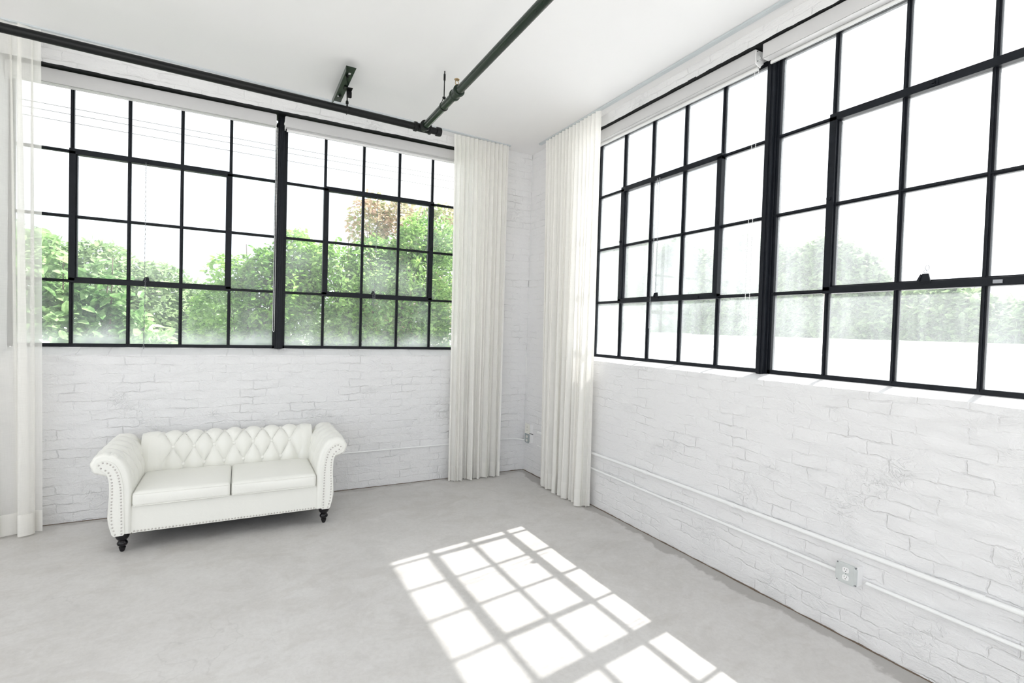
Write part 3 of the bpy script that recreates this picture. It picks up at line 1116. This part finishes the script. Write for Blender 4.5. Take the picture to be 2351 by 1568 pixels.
rn = normals2(rc)
rn[0] = (-1.0, 0.0)
rn[-1] = (1.0, 0.0)
rarc = [0.0]
for a, b in zip(rc[:-1], rc[1:]): rarc.append(rarc[-1] + math.dist(a, b))
i_top = min(range(NR), key=lambda i: abs(rc[i][0] - 0.735) + abs(rc[i][1] - 0.710))
VT = rarc[i_top]
nproto = MB().lathe([(0.0003, 0.0042), (0.0029, 0.0037), (0.0049, 0.0022), (0.0058, 0.0), (0.0058, -0.0015)], (0, 0, 0), 'z', 12).build('nailhead', M_NAIL, None, smooth=60)
nfirst = True
n_nails = 0
for sgn in (-1, 1):
    Y0, Y1, NY = -0.800, -0.085, 120
    V, F = [], []
    rings = []
    for (y, off) in ((-0.838, 0.022), (-0.8372, 0.017), (-0.834, 0.011), (-0.826, 0.005), (-0.815, 0.001)):
        rings.append((y, off, False))
    for j in range(NY + 1):
        rings.append((Y0 + (Y1 - Y0) * j / NY, 0.0, True))
    for (y, off, tf) in rings:
        for i, (a, z) in enumerate(rc):
            d = -off
            v = rarc[i] - VT
            # weight: tufting only on the inner face above the seat and over the roll
            w = min(1, max(0, (z - 0.42) / 0.07)) if rarc[i] < rarc[i_top] else min(1, max(0, (0.20 - v) / 0.05))
            depthw = min(1, max(0, (y + 0.775) / 0.05))
            h = lattice(y + 0.06, v + 0.02, 0.145, 0.125)
            d += 0.030 * (h - 0.84) * w * depthw
            # pleats gathered round the front of the scroll
            if y < -0.70 and rarc[i] > VT - 0.16:
                pw = 1 - abs((y + 0.79) / 0.09) if y > -0.79 else 1.0
                pl = abs(math.sin((rarc[i] - VT) * PI / 0.062)) ** 0.25
                scw = min(1, max(0, (rarc[i] - VT + 0.16) / 0.06)) * min(1, max(0, (VT + 0.30 - rarc[i]) / 0.05))
                d += 0.007 * (pl - 1) * max(0, pw) * scw
            V.append(S(sgn * (a + rn[i][0] * d), y, max(z + rn[i][1] * d, 0.131 + (off * 0.55 + 0.0006 * min(i, NR - 1 - i, 14) if off > 0 else 0))))
    nr = len(rings)
    for j in range(nr - 1):
        for i in range(NR):
            i2 = (i + 1) % NR
            F.append((j * NR + i, j * NR + i2, (j + 1) * NR + i2, (j + 1) * NR + i))
    F.append(tuple(range(NR)))
    F.append(tuple((nr - 1) * NR + i for i in range(NR - 1, -1, -1)))
    arm = MB()
    arm.add(V, F)
    arm = arm.build('arm', M_LEATHER, sofa, smooth=60)
    # front panel inside the nail lines
    poly = [(-a, z) for a, z in nail_in[::-1]] + [(-a, z) for a, z in nail_out]
    poly = catmull(poly, 3, closed=True)
    pn_ = normals2(poly)
    big = [(a + n_[0] * 0.013, z + n_[1] * 0.013) for (a, z), n_ in zip(poly, pn_)]
    big = [(a, max(z, 0.133)) for a, z in big]
    m = MB()
    m.prism(big, lambda a, b, d: S(sgn * a, d, b), -0.836, -0.8425)
    panel = m.build('front_panel', M_LEATHER, arm, smooth=40)
    m = MB()
    m.tube([S(sgn * a, -0.8405, z) for a, z in big], 0.0042, 8, closed=True)
    m.build('piping', M_LEATHER, arm, smooth=60)
    for (a, z) in nail_in + nail_out:
        place_small(nproto, S(-sgn * a, -0.8425, z), (0, -1, 0), arm, nfirst)
        nfirst = False
        n_nails += 1
# front rail nails: first ones as separate parts, remaining ones as one part
NRN = 58
stuffm = MB()
for k in range(NRN):
    x = -HALF + 0.016 + (2 * HALF - 0.032) * k / (NRN - 1)
    if n_nails < 100:
        place_small(nproto, S(x, -0.8135, 0.1415), (0, -1, 0), sofa, False)
        n_nails += 1
    else:
        stuffm.lathe([(0.0003, -0.0042), (0.0029, -0.0037), (0.0049, -0.0022), (0.0058, 0.0), (0.0058, 0.0015)][::-1], S(x, -0.8135, 0.1415), 'y', 10)
so = stuffm.build('nailhead_row', M_NAIL, sofa, smooth=60)
so['kind'] = 'stuff'
m = MB().tube([S(-HALF + 0.004, -0.8125, 0.1335), S(HALF - 0.004, -0.8125, 0.1335)], 0.0035, 8)
m.build('rail_piping', M_LEATHER, sofa, smooth=60)


# --- seat cushions
def cushion(x0, x1, y0, y1, z0, z1, r, crown):
    cx, cy, cz = (x0 + x1) / 2, (y0 + y1) / 2, (z0 + z1) / 2
    hx, hy, hz = (x1 - x0) / 2, (y1 - y0) / 2, (z1 - z0) / 2
    bm = bmesh.new()
    bmesh.ops.create_cube(bm, size=2)
    bmesh.ops.subdivide_edges(bm, edges=bm.edges[:], cuts=27, use_grid_fill=True)
    for v in bm.verts:
        # denser sampling near the edges
        p = [math.copysign(1 - (1 - abs(c)) ** 1.35, c) for c in v.co]
        q = Vector((p[0] * hx, p[1] * hy, p[2] * hz))
        inner = Vector((max(-hx + r, min(hx - r, q.x)), max(-hy + r, min(hy - r, q.y)), max(-hz + r, min(hz - r, q.z))))
        d = q - inner
        if d.length > 1e-6: q = inner + d.normalized() * r
        gx, gy = q.x / hx, q.y / hy
        f = max(0, 1 - gx * gx) ** 0.6 * max(0, 1 - gy * gy) ** 0.6
        if q.z > 0: q.z += crown * f * (q.z / hz) + 0.0018 * nz(q.x * 9, q.y * 9, 0)
        else: q.z -= 0.006 * f
        q.y -= 0.010 * max(0, 1 - gx * gx) * max(0, 1 - (q.z / hz) ** 2) * (1 if gy < -0.5 else 0)
        q.y += 0.0015 * nz(q.x * 14, 3, q.z * 14)
        v.co = S(cx + q.x, cy + q.y, cz + q.z)
    me = bpy.data.meshes.new('seat_cushion')
    bm.to_mesh(me); bm.free()
    me.shade_smooth()
    me.materials.append(M_LEATHER)
    o = bpy.data.objects.new('seat_cushion', me)
    C.objects.link(o)
    o.parent = sofa
    # welt seams
    for zz, nm in ((z1 - r * 0.42, 'seam'), (z0 + r * 0.42, 'seam')):
        m = MB()
        pts = []
        rr = r * 1.15
        for (sx, sy, a0) in ((1, -1, -90), (1, 1, 0), (-1, 1, 90), (-1, -1, 180)):
            for k in range(5):
                an = math.radians(a0 + 90 * k / 4)
                px, py = cx + sx * (hx - rr) + rr * math.cos(an) * 0.96, cy + sy * (hy - rr) + rr * math.sin(an) * 0.96
                pts.append(S(px, py - (0.003 if sy < 0 else 0), zz))
        m.tube(pts, 0.0022, 6, closed=True)
        m.build(nm, M_LEATHER, o, smooth=60)
    return o


cushion(-0.609, -0.003, -0.848, -0.262, 0.320, 0.424, 0.026, 0.020)
cushion(0.003, 0.609, -0.848, -0.262, 0.320, 0.424, 0.026, 0.022)

# --- legs
lp = [(0.010, 0.0), (0.0135, 0.004), (0.0165, 0.012), (0.0205, 0.026), (0.0215, 0.032), (0.0175, 0.037), (0.020, 0.041), (0.0275, 0.046), (0.0325, 0.056), (0.0320, 0.066),
      (0.0255, 0.076), (0.0225, 0.080), (0.0285, 0.086), (0.0375, 0.098), (0.0420, 0.112), (0.0430, 0.126), (0.0430, 0.134)]
lg0 = MB().lathe(lp, (0, 0, 0), 'z', 32).build('leg', M_LEG, sofa, smooth=45)
for k, (x, y) in enumerate(((-0.668, -0.785), (0.680, -0.785), (-0.668, -0.15), (0.680, -0.15))):
    o = lg0 if k == 0 else lg0.copy()
    if k: C.objects.link(o)
    o.parent = sofa
    o.location = S(x, y, 0)


# ================================================================== sprinkler pipes
ZP = 3.42
pA = Vector((-1.400, -0.735, ZP)); pL = Vector((-4.316, -0.874, ZP))
dirA = (pL - pA).normalized()
pEnd = pA + dirA * 5.6
TEE = pA + dirA * 0.165
sp = empty('sprinkler_pipe', (TEE.x, TEE.y, ZP))
tag(sp, 'black-green sprinkler pipes meeting at a tee below the ceiling', 'pipe')
def L3(v): return (v[0] - TEE.x, v[1] - TEE.y, v[2] - ZP)
m = MB().tube([L3(TEE + dirA * 0.06), L3(pEnd)], 0.0300, 28)
tag(m.build('pipe', M_PIPE2, sp, smooth=50), 'near-black pipe running left along the back wall')
q0 = TEE + Vector((0.003, -0.03, 0))
q1 = Vector((-1.562, -7.9, ZP))
qd = (q1 - q0).normalized()
m = MB().tube([L3(q0), L3(q1)], 0.0305, 28)
tag(m.build('pipe', M_PIPE, sp, smooth=50), 'dark green pipe running towards the camera')
def collar(c, d, prof, name, mat, n=28):
    """lathe along direction d"""
    mm = MB()
    mm.m = Matrix.Translation(Vector(L3(c))) @ Vector(d).to_track_quat('Z', 'Y').to_matrix().to_4x4()
    mm.lathe(prof, (0, 0, 0), 'z', n)
    mm.m = None
    return mm.build(name, mat, sp, smooth=35)
collar(TEE, dirA, [(0.034, -0.075), (0.042, -0.073), (0.042, -0.058), (0.036, -0.054), (0.036, 0.054), (0.042, 0.058), (0.042, 0.080), (0.034, 0.083)], 'tee_fitting', M_PIPE2)
collar(TEE, qd, [(0.034, 0.0), (0.036, 0.02), (0.038, 0.055), (0.046, 0.058), (0.046, 0.082), (0.032, 0.086)], 'tee_branch', M_PIPE2)
m = MB().tube([L3(TEE - dirA * 0.07), L3(TEE - dirA * 0.155)], 0.0295, 24)
m.build('pipe_stub', M_PIPE2, sp, smooth=50)
collar(TEE, -dirA, [(0.030, 0.128), (0.040, 0.130), (0.040, 0.168), (0.036, 0.174), (0.001, 0.175)], 'end_cap', M_PIPE2)
cc = q0 + qd * (1.640 - 0.735 - 0.0)
cc = Vector((q0.x + qd.x / qd.y * (-1.545 - q0.y), -1.545, ZP))
collar(cc, qd, [(0.031, -0.052), (0.043, -0.050), (0.043, -0.036), (0.038, -0.033), (0.038, 0.025), (0.043, 0.028), (0.045, 0.048), (0.040, 0.053), (0.031, 0.055)], 'coupling', M_PIPE)
# upright sprinkler head on the coupling
hd = MB()
b0 = Vector(L3(cc)) + Vector((0, 0.002, 0.036))
hd.lathe([(0.011, 0), (0.011, 0.018), (0.007, 0.022), (0.007, 0.03)], b0, 'z', 12)
for s_ in (-1, 1):
    hd.tube([b0 + Vector((s_ * 0.006, 0, 0.022)), b0 + Vector((s_ * 0.013, 0, 0.036)), b0 + Vector((s_ * 0.011, 0, 0.05)), b0 + Vector((0, 0, 0.062))], 0.0028, 6)
hd.lathe([(0.004, 0.056), (0.005, 0.066), (0.019, 0.063), (0.021, 0.066), (0.012, 0.072), (0.003, 0.073)], b0, 'z', 18)
hd.build('sprinkler_head', M_BRASS, sp, smooth=50)

# hangers
hg = empty('pipe_hanger', (-2.215, -0.77, 3.5))
tag(hg, 'dark green angle-iron bracket with rod and ring holding the long pipe', 'hanger')
def H(x, y, z): return (x + 2.215, y + 0.77, z - 3.5)
zb_ = 3.652
m = MB()
# horizontal flange as a frame of pieces around two slots
ys = [-1.035, -0.935, -0.895, -0.47, -0.43, -0.335]
m.box(H(-2.278, ys[0], zb_), H(-2.205, ys[1], zb_ + .005))
m.box(H(-2.278, ys[1], zb_), H(-2.244, ys[2], zb_ + .005)); m.box(H(-2.226, ys[1], zb_), H(-2.205, ys[2], zb_ + .005))
m.box(H(-2.278, ys[2], zb_), H(-2.205, ys[3], zb_ + .005))
m.box(H(-2.278, ys[3], zb_), H(-2.252, ys[4], zb_ + .005)); m.box(H(-2.232, ys[3], zb_), H(-2.205, ys[4], zb_ + .005))
m.box(H(-2.278, ys[4], zb_), H(-2.205, ys[5], zb_ + .005))
m.box(H(-2.283, ys[0], zb_ - 0.040), H(-2.278, ys[5], zb_ + .005))
m.build('angle_iron', M_PIPE, hg, bevel=0.001)
for (x, y) in ((-2.247, -0.885), (-2.236, -0.478)):
    m = MB()
    m.lathe([(0.013, zb_ - 0.010 - 3.5), (0.013, zb_ - 3.5)], (x + 2.215, y + 0.77, 0), 'z', 6)
    m.tube([H(x, y, zb_ - 0.022), H(x, y, zceil(x) + 0.01)], 0.005, 8)
    m.build('bolt', M_PIPE2, hg, smooth=40)
m = MB()
m.box(H(-2.235, -0.69, zb_ - 0.008), H(-2.165, -0.62, zb_ - 0.004))
m.prism([(0, 0), (0.05, 0), (0.056, -0.012), (0.056, -0.055), (0.048, -0.062), (0, -0.062)], lambda a, b, d: H(-2.205 + a * 0.75, d, zb_ - 0.004 + b), -0.628, -0.622)
m.build('tab', M_PIPE2, hg, bevel=0.001)
yh = -0.774
m = MB()
m.tube([H(-2.210, -0.66, zb_ - 0.030), H(-2.214, -0.70, zb_ - 0.05), H(-2.225, yh, ZP + 0.075)], 0.0052, 10)
m.lathe([(0.006, 0.048), (0.012, 0.052), (0.012, 0.068), (0.007, 0.078)], H(-2.225, yh, ZP), 'z', 12)
m.build('rod', M_PIPE2, hg, smooth=40)
def clamp_ring(m, c, d, r, t, top):
    d = Vector(d).normalized()
    up = Vector((0, 0, 1))
    e = d.cross(up).normalized()
    pts = [Vector(c) + up * top - e * 0.004]
    for k in range(0, 21):
        a = math.radians(125 + 290 * k / 20)
        pts.append(Vector(c) + e * math.cos(a - PI / 2 + PI / 2) * r + up * math.sin(a) * r)
    pts.append(Vector(c) + up * top + e * 0.004)
    m.tube(pts, t, 8)
m = MB()
clamp_ring(m, H(-2.225, yh, ZP), dirA, 0.0325, 0.0038, 0.058)
m.build('ring', M_PIPE2, hg, smooth=50)

XH = q0.x + qd.x / qd.y * (-1.27 - q0.y)
hg2 = empty('pipe_hanger', (XH, -1.27, 3.5))
tag(hg2, 'thin black rod hanger from the ceiling with a wire ring round the green pipe', 'hanger')
m = MB()
m.tube([(0, 0, ZP + 0.055 - 3.5), (0, 0, zceil(XH) - 3.5)], 0.0042, 10)
m.lathe([(0.006, 0.0), (0.0085, 0.004), (0.0085, 0.050), (0.006, 0.054)], (0, 0, zceil(XH) - 3.5 - 0.075), 'z', 12)
m.lathe([(0.006, 0), (0.014, 0.003), (0.014, 0.012), (0.006, 0.016)], (0, 0, ZP + 0.062 - 3.5), 'z', 12)
m.build('rod', M_PIPE2, hg2, smooth=50)
m = MB()
clamp_ring(m, (0, 0, ZP - 3.5), qd, 0.0345, 0.003, 0.070)
m.build('ring', M_PIPE2, hg2, smooth=50)

# ================================================================== conduits and electrical boxes
m = MB()
m.tube([(-3.3, -0.011, 0.372), (-1.0, -0.011, 0.376), (-0.30, -0.011, 0.382), (-0.12, -0.014, 0.378), (-0.045, -0.045, 0.368), (-0.030, -0.098, 0.366)], 0.0085, 12)
t = m.build('conduit', M_CONDUIT, None, smooth=50)
tag(t, 'thin white conduit along the back wall, from behind the sofa to the corner box', 'conduit')
def conduit(z, r, u0, u1, name_label, couplers, yy=-0.016):
    t = empty('conduit', (0, -(u0 + u1) / 2, z))
    tag(t, name_label, 'conduit')
    oy = -(u0 + u1) / 2
    pts = []
    n = 30
    for i in range(n + 1):
        u = u0 + (u1 - u0) * i / n
        pts.append((yy + 0.001 * nz(u * 2, z, 0), -u - oy, 0.004 * nz(u * 0.9, z * 7, 2)))
    MB().tube(pts, r, 14).build('tube', M_CONDUIT, t, smooth=50)
    for u in couplers:
        c = MB().tube([(yy, -u - 0.022 - oy, 0), (yy, -u + 0.022 - oy, 0)], r * 1.22, 14)
        c.build('coupling', M_CONDUIT, t, smooth=40)
conduit(0.503, 0.0135, 0.335, 7.6, 'white conduit along the right wall, the upper and thicker of the two', [2.06, 2.90, 3.0, 4.21], -0.017)
conduit(0.353, 0.0105, 0.335, 3.60, 'white conduit along the right wall, lower run from corner box to square outlet', [2.05, 2.90], -0.014)
conduit(0.350, 0.0105, 3.745, 7.6, 'white conduit along the right wall, lower run on the camera side of the square outlet', [4.22], -0.014)


def receptacle(u, z, x, parent, s=1.0, mat=None):
    m = MB()
    hw, hh = 0.0165 * s, 0.0140 * s
    poly = []
    for k in range(24):
        a = 2 * PI * k / 24
        poly.append((max(-hw, min(hw, 0.0185 * s * math.cos(a))), max(-hh, min(hh, 0.0172 * s * math.sin(a)))))
    m.prism(poly, lambda a, b, d: (d, -u + a, z + b), x, x - 0.0035)
    r = m.build('receptacle', mat or M_WHITEPL, parent, smooth=30)
    m = MB()
    xx = x - 0.0035
    m.box((xx - 0.0003, -u + 0.0048 * s, z + 0.0005 * s), (xx + 0.001, -u + 0.0072 * s, z + 0.009 * s))
    m.box((xx - 0.0003, -u - 0.0072 * s, z + 0.0015 * s), (xx + 0.001, -u - 0.0050 * s, z + 0.009 * s))
    m.lathe([(0.0026 * s, xx - 0.0003), (0.0026 * s, xx + 0.001)], (0, -u, z - 0.0065 * s), 'x', 10)
    m.build('slots', M_DARK, r)
    return r


UO, ZO = 3.664, 0.377
ob = empty('outlet_box', (0, -UO, ZO))
tag(ob, 'square galvanised surface-mounted outlet box with two white sockets, low on the right wall', 'outlet')
U_, W_ = 0.0, 0.054
MB().box((-0.052, -W_, -0.052), (0.004, W_, 0.052)).build('box', M_WHITEPL, ob, bevel=0.004)
m = MB()
c_ = 0.014
sq = W_ + 0.001
poly = [(-sq + c_, -sq), (sq - c_, -sq), (sq - c_, -sq + c_ * .6), (sq - c_ * .6, -sq + c_), (sq, -sq + c_), (sq, sq - c_), (sq - c_ * .6, sq - c_), (sq - c_, sq - c_ * .6), (sq - c_, sq),
        (-sq + c_, sq), (-sq + c_, sq - c_ * .6), (-sq + c_ * .6, sq - c_), (-sq, sq - c_), (-sq, -sq + c_), (-sq + c_ * .6, -sq + c_), (-sq + c_, -sq + c_ * .6)]
m.prism(poly, lambda a, b, d: (d, a, b), -0.0515, -0.0605)
cv = m.build('cover_plate', M_GALV, ob, bevel=0.0015)
m = MB().box((-0.0615, -W_ + .016, -W_ + .006), (-0.0600, W_ - .016, W_ - .006))
m.build('raised_panel', M_GALV, cv, bevel=0.0007)
for a in (-1, 1):
    for b in (-1, 1):
        sc_ = MB().lathe([(0.0045, -0.0555), (0.0045, -0.0515)], (0, a * 0.0475, b * 0.0475), 'x', 10).build('screw', M_CHAIN, cv, smooth=40)
        if b: MB().box((-0.0558, a * 0.0475 - 0.003, b * 0.0475 - 0.0006), (-0.0553, a * 0.0475 + 0.003, b * 0.0475 + 0.0006)).build('slot', M_DARK, sc_)
for dz in (0.0205, -0.0205): receptacle(0.0, dz, -0.0610, ob)
MB().lathe([(0.0025, -0.063), (0.0025, -0.060)], (0, 0, 0), 'x', 10).build('centre_screw', M_CHAIN, ob)

# corner: cream blank plate box above a grey outlet plate box
cb = empty('switch_box', (0, -0.160, 0.516))
tag(cb, 'white electrical box with cream blank plate near the corner, the upper of two', 'electrical box')
MB().box((-0.050, -0.046, -0.054), (0.004, 0.046, 0.054)).build('box', M_WHITEPL, cb, bevel=0.003)
pl_ = MB().box((-0.056, -0.052, -0.056), (-0.050, 0.050, 0.058)).build('cover_plate', M_CREAM, cb, bevel=0.002)
for dz in (0.018, -0.018):
    MB().lathe([(0.005, -0.0568), (0.005, -0.0555)], (0, 0, dz), 'x', 10).build('screw', M_DARK, pl_)
MB().tube([(-0.052, -0.052, -0.048), (-0.050, -0.085, -0.046), (-0.046, -0.118, -0.047)], 0.0035, 8).build('cable_stub', M_DARK, cb)
cb2 = empty('outlet_box', (0, -0.160, 0.405))
tag(cb2, 'small white outlet box with grey cover plate near the corner, the lower of two', 'outlet')
MB().box((-0.050, -0.046, -0.050), (0.004, 0.046, 0.054)).build('box', M_WHITEPL, cb2, bevel=0.003)
pg = MB()
pg.prism([(-0.052, -0.034), (-0.036, -0.052), (0.038, -0.052), (0.050, -0.038), (0.050, 0.053), (-0.052, 0.053)], lambda a, b, d: (d, a, b), -0.050, -0.056)
pg.build('cover_plate', M_GREYPL, cb2, bevel=0.0015)
for dz in (0.020, -0.022): receptacle(0.0, dz, -0.056, cb2, 1.0, M_CREAM)


# ================================================================== outdoors
def foliage(name, blobs, n, size, mat, parent, seed, loc=(0, 0, 0), tips=None, tiplen=0):
    rnd = random.Random(seed)
    V, F = [], []
    tot = sum(b[3] * b[4] * b[5] for b in blobs)
    for b in blobs:
        k = int(n * (b[3] * b[4] * b[5]) / tot)
        for _ in range(k):
            while True:
                p = Vector((rnd.uniform(-1, 1), rnd.uniform(-1, 1), rnd.uniform(-1, 1)))
                l = p.length
                if 0.25 < l < 1 and rnd.random() < l ** 1.5 + 0.1: break
            q = Vector((b[0] + p.x * b[3], b[1] + p.y * b[4], b[2] + p.z * b[5]))
            c = noise.noise(q * (1.1 / max(size * 8, .2)))
            if size < .5 and c < -0.16 and rnd.random() < 0.6: continue
            s = size * rnd.uniform(0.6, 1.3)
            d = Vector((rnd.gauss(0, 1), rnd.gauss(0, 1), rnd.gauss(0, 0.6) - 0.2)).normalized()
            nn = (Vector((rnd.gauss(0, .5), rnd.gauss(0, .5), 1))).normalized()
            e = d.cross(nn).normalized()
            nn = e.cross(d)
            i = len(V)
            for (a, w, hgt) in ((0, 0, 0), (0.35, 0.26, .05), (0.75, 0.20, .04), (1.0, 0, -0.06), (0.75, -0.20, .04), (0.35, -0.26, .05), (0.5, 0, -0.02)):
                v = q + d * (a * s) + e * (w * s) + nn * (hgt * s)
                V.append((v.x - loc[0], v.y - loc[1], v.z - loc[2]))
            F += [(i, i + 1, i + 6), (i + 1, i + 2, i + 6), (i + 2, i + 3, i + 6), (i + 3, i + 4, i + 6), (i + 4, i + 5, i + 6), (i + 5, i, i + 6)]
    return raw_mesh(name, V, F, mat, parent, smooth=False)


def branches(name, base, tips, r, parent, loc, seed):
    rnd = random.Random(seed)
    m = MB()
    b = Vector(base)
    for t in tips:
        t = Vector(t)
        mid = b.lerp(t, 0.5) + Vector((rnd.uniform(-.2, .2), rnd.uniform(-.2, .2), rnd.uniform(0, .25))) * (t - b).length * 0.3
        pts = [b, b.lerp(mid, .5), mid, mid.lerp(t, .5) + Vector((rnd.uniform(-.05, .05), 0, 0)), t]
        pts = [(p.x - loc[0], p.y - loc[1], p.z - loc[2]) for p in pts]
        m.tube(pts, [r, r * .8, r * .55, r * .35, r * .15], 6)
    return m.build(name, M_BARK, parent, smooth=60)


GZ = -1.2
def plant(name, label, cat, base, blobs, n, size, mat, seed, group=None, tips=(), r=0.04):
    t = empty(name, base)
    tag(t, label, cat, group)
    foliage('foliage', blobs, n, size, mat, t, seed, base)
    tl = [(b[0], b[1], b[2] + b[5] * 0.5) for b in blobs] + list(tips)
    branches('trunk', base, tl, r, t, base, seed)
    return t


B_ = lambda x, y, z, a, b, c: (x, y, z, a, b, c)
plant('broadleaf_vine', 'loose light green plant with large broad leaves outside the left part of the back window', 'bush', (-4.6, 2.4, GZ),
      [B_(-4.75, 2.4, 1.25, .62, .5, .75), B_(-4.15, 2.5, 1.15, .5, .45, .60), B_(-5.1, 2.4, 2.05, .40, .35, .60), B_(-4.35, 2.4, 1.95, .35, .3, .42), B_(-5.7, 2.5, 1.5, .6, .5, .9), B_(-4.55, 2.45, 0.4, .9, .5, .7)],
      9000, 0.15, M_LEAF1, 5, tips=[(-4.3, 2.3, 2.35), (-4.75, 2.3, 2.3), (-5.15, 2.3, 2.5)], r=0.035)
plant('leafy_bush', 'dense mid-green bush outside the back window, left of the thick mullion', 'bush', (-2.9, 4.3, GZ),
      [B_(-3.1, 4.4, 1.6, .62, .6, .78), B_(-2.5, 4.2, 2.0, .62, .6, .95), B_(-2.15, 4.4, 2.45, .50, .5, .85), B_(-2.75, 4.3, 0.6, 1.1, .8, .9), B_(-3.15, 4.3, 2.35, .35, .3, .40)],
      26000, 0.10, M_LEAF2, 9, tips=[(-2.9, 4.2, 2.9), (-2.2, 4.2, 3.1)])
plant('tall_shrub', 'tall bright green shrub outside the back window, right of the thick mullion', 'bush', (-1.0, 4.3, GZ),
      [B_(-1.55, 4.3, 2.15, .60, .6, 1.0), B_(-0.85, 4.3, 2.15, .65, .6, 1.15), B_(-0.1, 4.3, 2.3, .65, .6, 1.25), B_(0.55, 4.4, 2.5, .5, .6, 1.35), B_(-0.7, 4.3, 0.6, 1.6, .8, .9), B_(-0.05, 4.3, 3.3, .35, .4, .50)],
      42000, 0.095, M_LEAF3, 13, tips=[(-1.0, 4.2, 3.5), (0.0, 4.2, 3.8), (-1.3, 4.2, 3.2)])
plant('rusty_tree', 'hazy tree with reddish brown leaf tips behind the tall shrub', 'tree', (0.2, 7.5, GZ),
      [B_(-0.25, 7.5, 4.1, .50, .6, .80), B_(0.5, 7.5, 4.0, .6, .6, .85), B_(1.5, 7.4, 4.0, .75, .6, .85), B_(0.6, 7.5, 2.0, 1.6, .8, 1.4)],
      15000, 0.13, M_RUST, 17, r=0.07)
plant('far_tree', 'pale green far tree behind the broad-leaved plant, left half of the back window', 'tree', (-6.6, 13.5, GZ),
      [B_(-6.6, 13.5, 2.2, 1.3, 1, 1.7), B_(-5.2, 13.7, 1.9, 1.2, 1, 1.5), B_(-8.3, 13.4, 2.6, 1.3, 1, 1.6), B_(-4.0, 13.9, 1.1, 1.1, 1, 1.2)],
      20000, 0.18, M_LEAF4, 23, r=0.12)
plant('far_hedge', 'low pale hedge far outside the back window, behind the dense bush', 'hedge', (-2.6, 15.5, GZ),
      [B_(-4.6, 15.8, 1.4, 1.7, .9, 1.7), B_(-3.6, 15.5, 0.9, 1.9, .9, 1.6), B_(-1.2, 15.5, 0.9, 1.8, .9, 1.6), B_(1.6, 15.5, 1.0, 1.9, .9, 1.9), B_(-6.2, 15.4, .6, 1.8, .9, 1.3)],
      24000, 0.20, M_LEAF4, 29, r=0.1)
# trees across the roof, seen through the right window
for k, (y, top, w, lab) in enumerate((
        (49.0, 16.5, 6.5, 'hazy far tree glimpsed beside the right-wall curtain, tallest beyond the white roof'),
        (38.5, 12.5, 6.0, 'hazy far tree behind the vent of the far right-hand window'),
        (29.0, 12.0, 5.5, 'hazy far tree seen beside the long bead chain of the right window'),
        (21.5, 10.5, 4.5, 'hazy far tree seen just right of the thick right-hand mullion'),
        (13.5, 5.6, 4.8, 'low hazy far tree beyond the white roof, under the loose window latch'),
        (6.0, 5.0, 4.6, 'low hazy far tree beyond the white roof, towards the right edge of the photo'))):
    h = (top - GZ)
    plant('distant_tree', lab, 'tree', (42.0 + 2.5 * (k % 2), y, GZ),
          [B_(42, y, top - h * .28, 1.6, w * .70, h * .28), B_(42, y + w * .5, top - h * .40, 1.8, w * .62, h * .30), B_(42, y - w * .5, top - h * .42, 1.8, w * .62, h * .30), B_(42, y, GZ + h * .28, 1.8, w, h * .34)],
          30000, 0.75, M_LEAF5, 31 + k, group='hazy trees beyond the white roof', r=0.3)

rf = empty('flat_roof', (8, 8, GZ))
tag(rf, 'sunlit white flat roof of a low building outside the right window', 'building')
MB().box((1.8 - 8, -14 - 8, 0), (14 - 8, 34 - 8, 1.15 - GZ)).build('roof', M_ROOF, rf)
MB().box((14 - 8, -14 - 8, 0), (14.35 - 8, 34 - 8, 1.655 - GZ)).build('parapet', M_ROOF, rf)
MB().box((13.2 - 8, 10.4 - 8, 1.15 - GZ), (14.0 - 8, 17 - 8, 1.69 - GZ)).build('kerb', M_ROOF, rf)
gr = MB().box((-120, -120, GZ - 0.3), (150, 150, GZ))
tag_struct(gr.build('ground', M_GROUND))
up = empty('utility_pole', (32.0, 15.45, GZ))
tag(up, 'faint wooden utility pole with crossarm far beyond the white roof', 'pole')
MB().tube([(0, 0, 0), (0, 0, 11.2)], [0.16, 0.11], 12).build('post', M_WOOD, up, smooth=50)
MB().box((-0.06, -1.1, 10.3), (0.06, 1.3, 10.42)).build('crossarm', M_WOOD, up)
def wire(pts_, label):
    a, b, sag = pts_
    a, b = Vector(a), Vector(b)
    pts = []
    for i in range(21):
        s = i / 20
        p = a.lerp(b, s)
        p.z -= sag * 4 * s * (1 - s)
        pts.append(p)
    tag(MB().tube(pts, 0.012, 5).build('power_line', M_WIRE), label, 'cable', 'overhead wires in the sky outside the back window')
wire(((-14.0, 14.0, 7.70), (6.5, 14.0, 7.60), 0.04), 'upper of three faint overhead wires in the sky outside the back window')
wire(((-14.0, 14.2, 7.58), (6.5, 14.2, 7.48), 0.04), 'middle of three faint overhead wires in the sky outside the back window')
wire(((-14.0, 14.0, 7.32), (6.5, 14.0, 7.12), 0.04), 'lowest of three faint overhead wires in the sky outside the back window')
